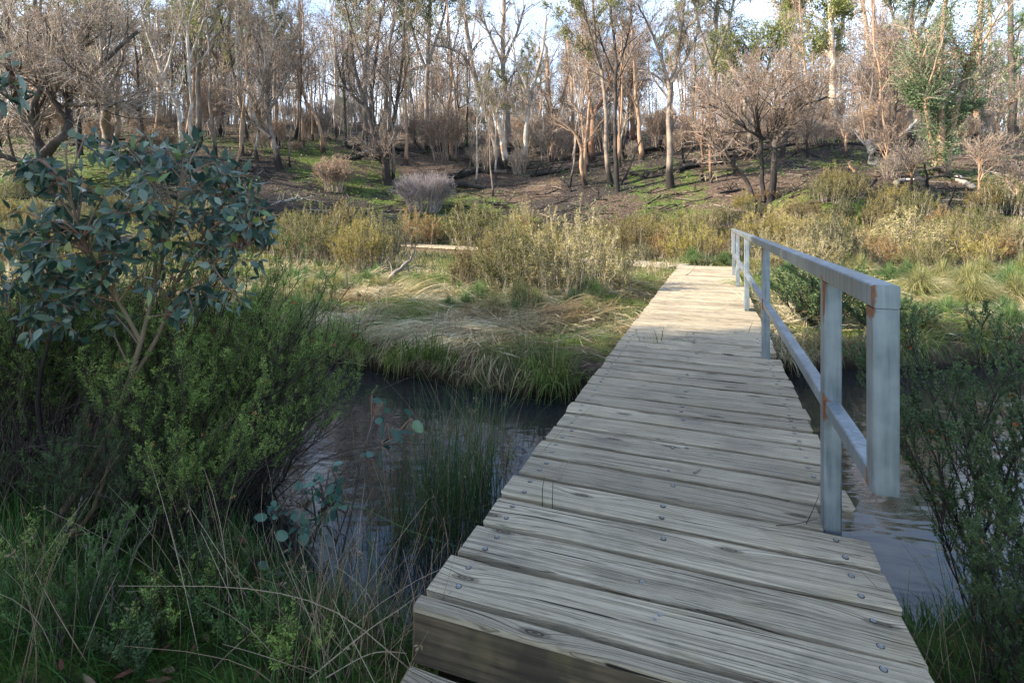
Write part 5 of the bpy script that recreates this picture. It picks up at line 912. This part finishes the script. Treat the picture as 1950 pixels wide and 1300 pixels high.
# right side
RB = {}
for i, (h_, n_) in enumerate(((1.3, 12), (1.15, 11))):
    r = empty('heath_bush'); bush(r, 850 + i, h_, .78, n_, 'heath_dark', 'twig_dark', per=13, bl=.22, npl=34, ls=.013, lw=.42, stem_r=.0052, lean=(-.04, .05), seeds=22, bottom=.14, n2=4, l2=.10); RB[i] = [r, 0]
for (px, d, s, k, rz), lab in zip([(1845, 1.86, 1., 0, .4), (1935, 1.75, .98, 1, 2.), (1975, 2.15, 1.08, 0, 3.9), (2030, 1.75, 1.0, 1, 5.), (1835, 1.62, .42, 1, 1.), (1900, 1.5, .5, 0, 2.6), (1990, 1.5, .6, 1, .5)],
    ['tall dark heath bush standing nearest the water on the right bank', 'dark heath bush with orange capsules at the lower right edge', 'tall dark heath bush at the right edge above the reflecting water', 'dark heath bush half outside the right edge of the view', 'low dark heath bush close beside the bridge planks on the right', 'low dark heath bush in the lower right corner', 'low heath bush half outside the lower right corner']):
    tag(put(RB, k, 'heath_bush', onground((px + 70 - CX) / F * d, d), s, rz), lab, 'bush', 'dark heath bushes on the right bank')
# rushes and dry stalks
def rushes(label, px, py, spread, n, h, seed, dry=.3, tilt=.12, lean=(0, 0), name='rush_clump'):
    g = rng(seed); b = ray(px, py); th = g.random(n) * 6.28; r = spread * np.sqrt(g.random(n)); k = 7; H = h * g.uniform(.45, 1.1, n); t = g.normal(size=(n, 2)) * tilt + np.array(lean); bend = g.normal(size=(n, 2)) * .10 * (1 + 2.5 * (g.random((n, 1)) < .15)); u = np.linspace(0, 1, k)[None]
    x0, y0 = b[0] + np.cos(th) * r, b[1] + np.sin(th) * r * .8; z0 = np.maximum(ht(x0, y0), -.15)
    P = np.stack([x0[:, None] + H[:, None] * (t[:, :1] * u + bend[:, :1] * u ** 3), y0[:, None] + H[:, None] * (t[:, 1:] * u + bend[:, 1:] * u ** 3), z0[:, None] - .03 + H[:, None] * u * (1 - .3 * np.abs(bend[:, :1]) * u)], -1)
    mb = MB(); isd = g.random(n) < dry; tone = np.where(isd, g.uniform(.7, 1, n), g.uniform(0, .62, n)); tubes(mb, P - b, np.linspace(1, .3, k)[None] * g.uniform(.0011, .0023, (n, 1)), 4, tone)
    sd = np.where(g.random(n) < .07)[0]; c = P[sd, -2] - b
    if len(sd):
        for _ in range(6): leaves(mb, c + g.normal(size=c.shape) * .006, g.normal(size=c.shape), .016, .006, g, np.full(len(sd), .8))
    root = tag(empty(name, tuple(b)), label, 'rushes', 'rush clumps along the near bank'); mb.build('stems', M['rush'], root)
rushes('dense green rush clump hugging the bridge edge in the creek margin', 880, 1120, .22, 230, 1.0, 860, .14)
rushes('green and brown rush clump halfway along the near bridge edge', 820, 1190, .2, 160, .8, 861, .22)
rushes('tall thin brown rushes standing in front of the open water', 740, 1190, .25, 60, .75, 862, .6, .16)
rushes('dry bent stalks tangled beside the end board of the bridge', 705, 1290, .24, 150, .48, 863, .75, .34)
rushes('dry leaning stalks right of the round-leaved young eucalypt', 610, 1250, .26, 80, .5, 864, .75, .3)
rushes('tall dry stalks standing in front of the leaning heath bushes', 430, 1170, .3, 60, .6, 865, .55, .25)
rushes('dark green rushes in the lower left corner', 40, 1270, .2, 90, .55, 866, .3, .2)
rushes('thin rushes between the sprig shrub and the dry stalks', 300, 1200, .28, 45, .5, 867, .4, .22)
rushes('few tall brown rushes close against the planks', 925, 1040, .12, 44, .95, 868, .7, .1)
rushes('sparse stalks in front of the low right bushes', 1800, 1275, .14, 40, .4, 869, .5, .3)
rushes('clump of thin brown seed stalks in the middle of the flattened straw grass', 835, 650, .35, 110, .5, 871, 1., .12)
rushes('clump of reddish seed stalks near the cut bank right of the straw grass', 975, 690, .3, 80, .5, 872, .9, .18)
rushes('clump of brown seed stalks at the left end of the straw grass', 700, 640, .35, 90, .45, 873, .9, .16)
rushes('tall green and brown stalks leaning against the far bridge edge', 1030, 700, .22, 70, .75, 874, .5, .15)
def arching():
    g = rng(870); mb = MB(); A = []
    for a, b_, c, d in [((800, 1290, 1.55), (640, 1165, 1.6), (470, 1120, 1.62), (225, 1115, 1.65)), ((560, 1010, 1.9), (660, 960, 1.9), (780, 1010, 1.9), (930, 1060, 1.9)), ((590, 1290, 1.5), (700, 1200, 1.55), (760, 1160, 1.6), (800, 1130, 1.6)), ((620, 1290, 1.5), (690, 1250, 1.55), (730, 1240, 1.55), (775, 1243, 1.55)), ((400, 1280, 1.6), (450, 1230, 1.6), (520, 1180, 1.65), (590, 1215, 1.7))]:
        A.append(smooth_path([at(*a), at(*b_), at(*c), at(*d)], 10))
    tubes(mb, np.array(A), np.linspace(.0019, .0008, 10)[None], 5, np.array([.93, .3, .97, .95, .9])); o = mb.build('grass', M['rush']); tag(o, kind='stuff')
arching()
def turf():
    g = rng(880); mb = MB(); n = 42000; x = g.uniform(-4.6, .9, n); y = g.uniform(.9, 4.4, n); xr = g.random(n) < .16; x = np.where(xr, g.uniform(1.35, 3.4, n), x); y = np.where(xr, g.uniform(1., 2.6, n), y); ok = (ynear(x) - y > -.03) & ~on_deck(x, y, .01) & (np.abs(x) < y * 1.15 + .2); x, y = x[ok], y[ok]; n = len(x); k = 5
    L = g.uniform(.06, .24, n) * (.5 + .9 * vnoise(x, y, .35, 61)); a = 6 * vnoise(x, y, .45, 62) + g.normal(size=n) * .8; u = np.linspace(0, 1, k)[None]; bd = g.uniform(.3, 1.3, n)[:, None]
    P = np.stack([x[:, None] + np.cos(a)[:, None] * L[:, None] * bd * u ** 1.5 * .8, y[:, None] + np.sin(a)[:, None] * L[:, None] * bd * u ** 1.5 * .8, ht(x, y)[:, None] - .01 + L[:, None] * (u * 1.05 - .52 * bd * u * u)], -1); S_ = np.stack([-np.sin(a), np.cos(a), 0 * a], -1)
    ribbons(mb, P, S_, np.array([.8, 1, .8, .55, .15])[None] * g.uniform(.0025, .0055, (n, 1)), np.clip(.85 * g.random(n) + .3 * (vnoise(x, y, .5, 63) - .5), 0, 1)); tag(mb.build('grass', M['turf']), kind='stuff')
    n = 420; x = g.uniform(-3, .0, n); y = g.uniform(1.2, 2.6, n); ok = ynear(x) - y > .1; x, y = x[ok], y[ok]; n = len(x); mb = MB(); C = np.stack([x, y, ht(x, y) + g.uniform(.01, .06, n)], -1); bigleaves(mb, C, g.normal(size=(n, 3)) * np.array([1, 1, .25]), np.tile([0, 0, 1.], (n, 1)) + g.normal(size=(n, 3)) * .3, g.uniform(.03, .075, n), g.uniform(.012, .026, n), g, curl=.3); tag(mb.build('fallen_leaves', M['dryleaf']), kind='stuff')
turf()
def near_log(label, pts, w, mat, seed, name='fallen_branch', br=2, w1=None):
    g = rng(seed); p = smooth_path([at(*q) for q in pts], 12); d = p[:, 1].mean(); mb = MB(); R_ = np.linspace(w, w1 or w * .6, 12) / 2 * d / F * g.uniform(.9, 1.12, 12); c = p[0].copy(); tubes(mb, p[None], R_[None], 9, cap=True)
    if br: B, BR = sprout(p[None], R_[None], br, g, .2, .9, (40, 70), R_[0] * 8, .4, 5, .3, .15, .5, .0015, .4); tubes(mb, B, BR, 5)
    tag(mb.build(name, M[mat], None, tuple(c)), label, 'branch')
near_log('grey fallen branch at the foot of the eucalypt sapling', [(5, 1068, 2.22), (50, 1072, 2.2), (100, 1085, 2.15), (128, 1120, 2.1)], 30, 'log_grey', 890, br=2)
near_log('olive branch rising right from the fallen branch at the sapling foot', [(62, 1105, 2.15), (105, 1040, 2.15), (170, 985, 2.15), (210, 880, 2.2), (238, 830, 2.25)], 13, 'bark_olive', 891, br=3, w1=5)
ZD = .45
def deckpt(px, py, up=0.): d = (CAMZ - ZD) * F / (py - HY); return np.array([(px - CX) / F * d, d, ZD + up])
def little(label, cat, name, paths, r, mat, tone=.5):
    mb = MB(); b = paths[0][0].copy(); P = np.array([smooth_path(p, 7) for p in paths]); tubes(mb, P, np.linspace(r, r * .5, 7)[None], 5, tone); tag(mb.build(name, M[mat], None, tuple(b)), label, cat)
a, b_ = deckpt(1033, 955), deckpt(1052, 962)
little('two green rush shoots poking up between the planks', 'rush shoots', 'rush_shoot', [[a + (0, 0, -.03), a + (0, 0, .05), a + (.008, 0, .1)], [b_ + (0, 0, -.03), b_ + (0, 0, .04), b_ + (.003, 0, .1)]], .0022, 'rush', .2)
a = deckpt(1064, 914); little('short curled dry twig lying across the planks at the left', 'twig', 'dry_twig', [[a + (0, 0, .004), deckpt(1075, 898, .02), deckpt(1088, 880, .012)], [a + (0, 0, .006), deckpt(1062, 905, .02), deckpt(1072, 893, .03)]], .0028, 'twig')
a = deckpt(1478, 1002); little('thin bent twig lying on the planks beside the first rail post', 'twig', 'dry_twig', [[a + (0, 0, .004), deckpt(1515, 1003, .012), deckpt(1556, 992, .01)], [deckpt(1535, 1000, .006), deckpt(1548, 985, .03), deckpt(1560, 962, .045)]], .0018, 'twig_dark')
a = deckpt(1322, 903); little('tiny bark chip lying in the middle of the deck', 'bark chip', 'bark_chip', [[a + (0, 0, .006), deckpt(1328, 899, .008), deckpt(1334, 896, .008)]], .006, 'twig')
a = deckpt(1306, 524); little('reddish dry twig lying at the far end of the bridge', 'twig', 'dry_twig', [[a + (0, 0, .004), deckpt(1316, 522, .05), deckpt(1325, 514, .1)]], .006, 'twig_dark')

# ================================================================== camera, light, sky
def finish():
    sc = bpy.context.scene
    cd = bpy.data.cameras.new('camera'); co = bpy.data.objects.new('camera', cd); col.objects.link(co); co.location = (0, 0, CAMZ); co.rotation_euler = (PI / 2, 0, 0)
    cd.sensor_width = 36; cd.lens = F / 1950 * 36; cd.shift_y = -(650 - HY) / 1950; cd.clip_start = .05; cd.clip_end = 1000; sc.camera = co
    sd = bpy.data.lights.new('sun', 'SUN'); so = bpy.data.objects.new('sun', sd); col.objects.link(so); sd.energy = SUN_E; sd.angle = math.radians(.5); sd.color = (1, .86, .68)
    dirv = np.array([-math.cos(SUN_AZ) * math.cos(SUN_EL), math.sin(SUN_AZ) * math.cos(SUN_EL), math.sin(SUN_EL)])
    from mathutils import Vector
    so.rotation_euler = Vector(dirv).to_track_quat('Z', 'Y').to_euler()
    w = bpy.data.worlds.new('World'); sc.world = w; w.use_nodes = True; t = w.node_tree; bg = t.nodes['Background']
    sky = t.nodes.new('ShaderNodeTexSky'); sky.sky_type = 'NISHITA'; sky.sun_disc = False; sky.sun_elevation = SUN_EL; sky.sun_rotation = math.atan2(dirv[0], dirv[1]); sky.dust_density = 1.2; sky.altitude = 600
    # thin white cloud over the sky
    tc = t.nodes.new('ShaderNodeTexCoord'); mp = t.nodes.new('ShaderNodeMapping'); mp.inputs['Scale'].default_value = (1, 1, 2.6); t.links.new(tc.outputs['Generated'], mp.inputs[0])
    nz = t.nodes.new('ShaderNodeTexNoise'); nz.inputs['Scale'].default_value = 1.7; nz.inputs['Detail'].default_value = 7; nz.inputs['Roughness'].default_value = .55; t.links.new(mp.outputs[0], nz.inputs['Vector'])
    mr = t.nodes.new('ShaderNodeMapRange'); mr.inputs[1].default_value = .47; mr.inputs[2].default_value = .74; mr.inputs[4].default_value = .8; t.links.new(nz.outputs[0], mr.inputs[0])
    mx = t.nodes.new('ShaderNodeMix'); mx.data_type = 'RGBA'; t.links.new(mr.outputs[0], mx.inputs[0]); t.links.new(sky.outputs[0], mx.inputs[6]); mx.inputs[7].default_value = (5.0, 5.3, 5.7, 1)
    t.links.new(mx.outputs[2], bg.inputs[0]); bg.inputs[1].default_value = SKY_S
    vs = sc.view_settings; vs.view_transform = 'Standard'; vs.look = 'None'; vs.gamma = 1; vs.use_curve_mapping = False; vs.exposure = EXPO
    c = sc.cycles; c.max_bounces = 6; c.diffuse_bounces = 3; c.glossy_bounces = 3; c.transmission_bounces = 4; c.transparent_max_bounces = 4
    c.sample_clamp_indirect = 6; c.use_denoising = True; c.denoising_input_passes = 'RGB_ALBEDO_NORMAL'; c.denoising_prefilter = 'NONE'; c.use_adaptive_sampling = True; c.adaptive_threshold = .01; c.caustics_reflective = False; c.caustics_refractive = False
SUN_E, SKY_S, EXPO = 4.6, .15, 1.72
finish()
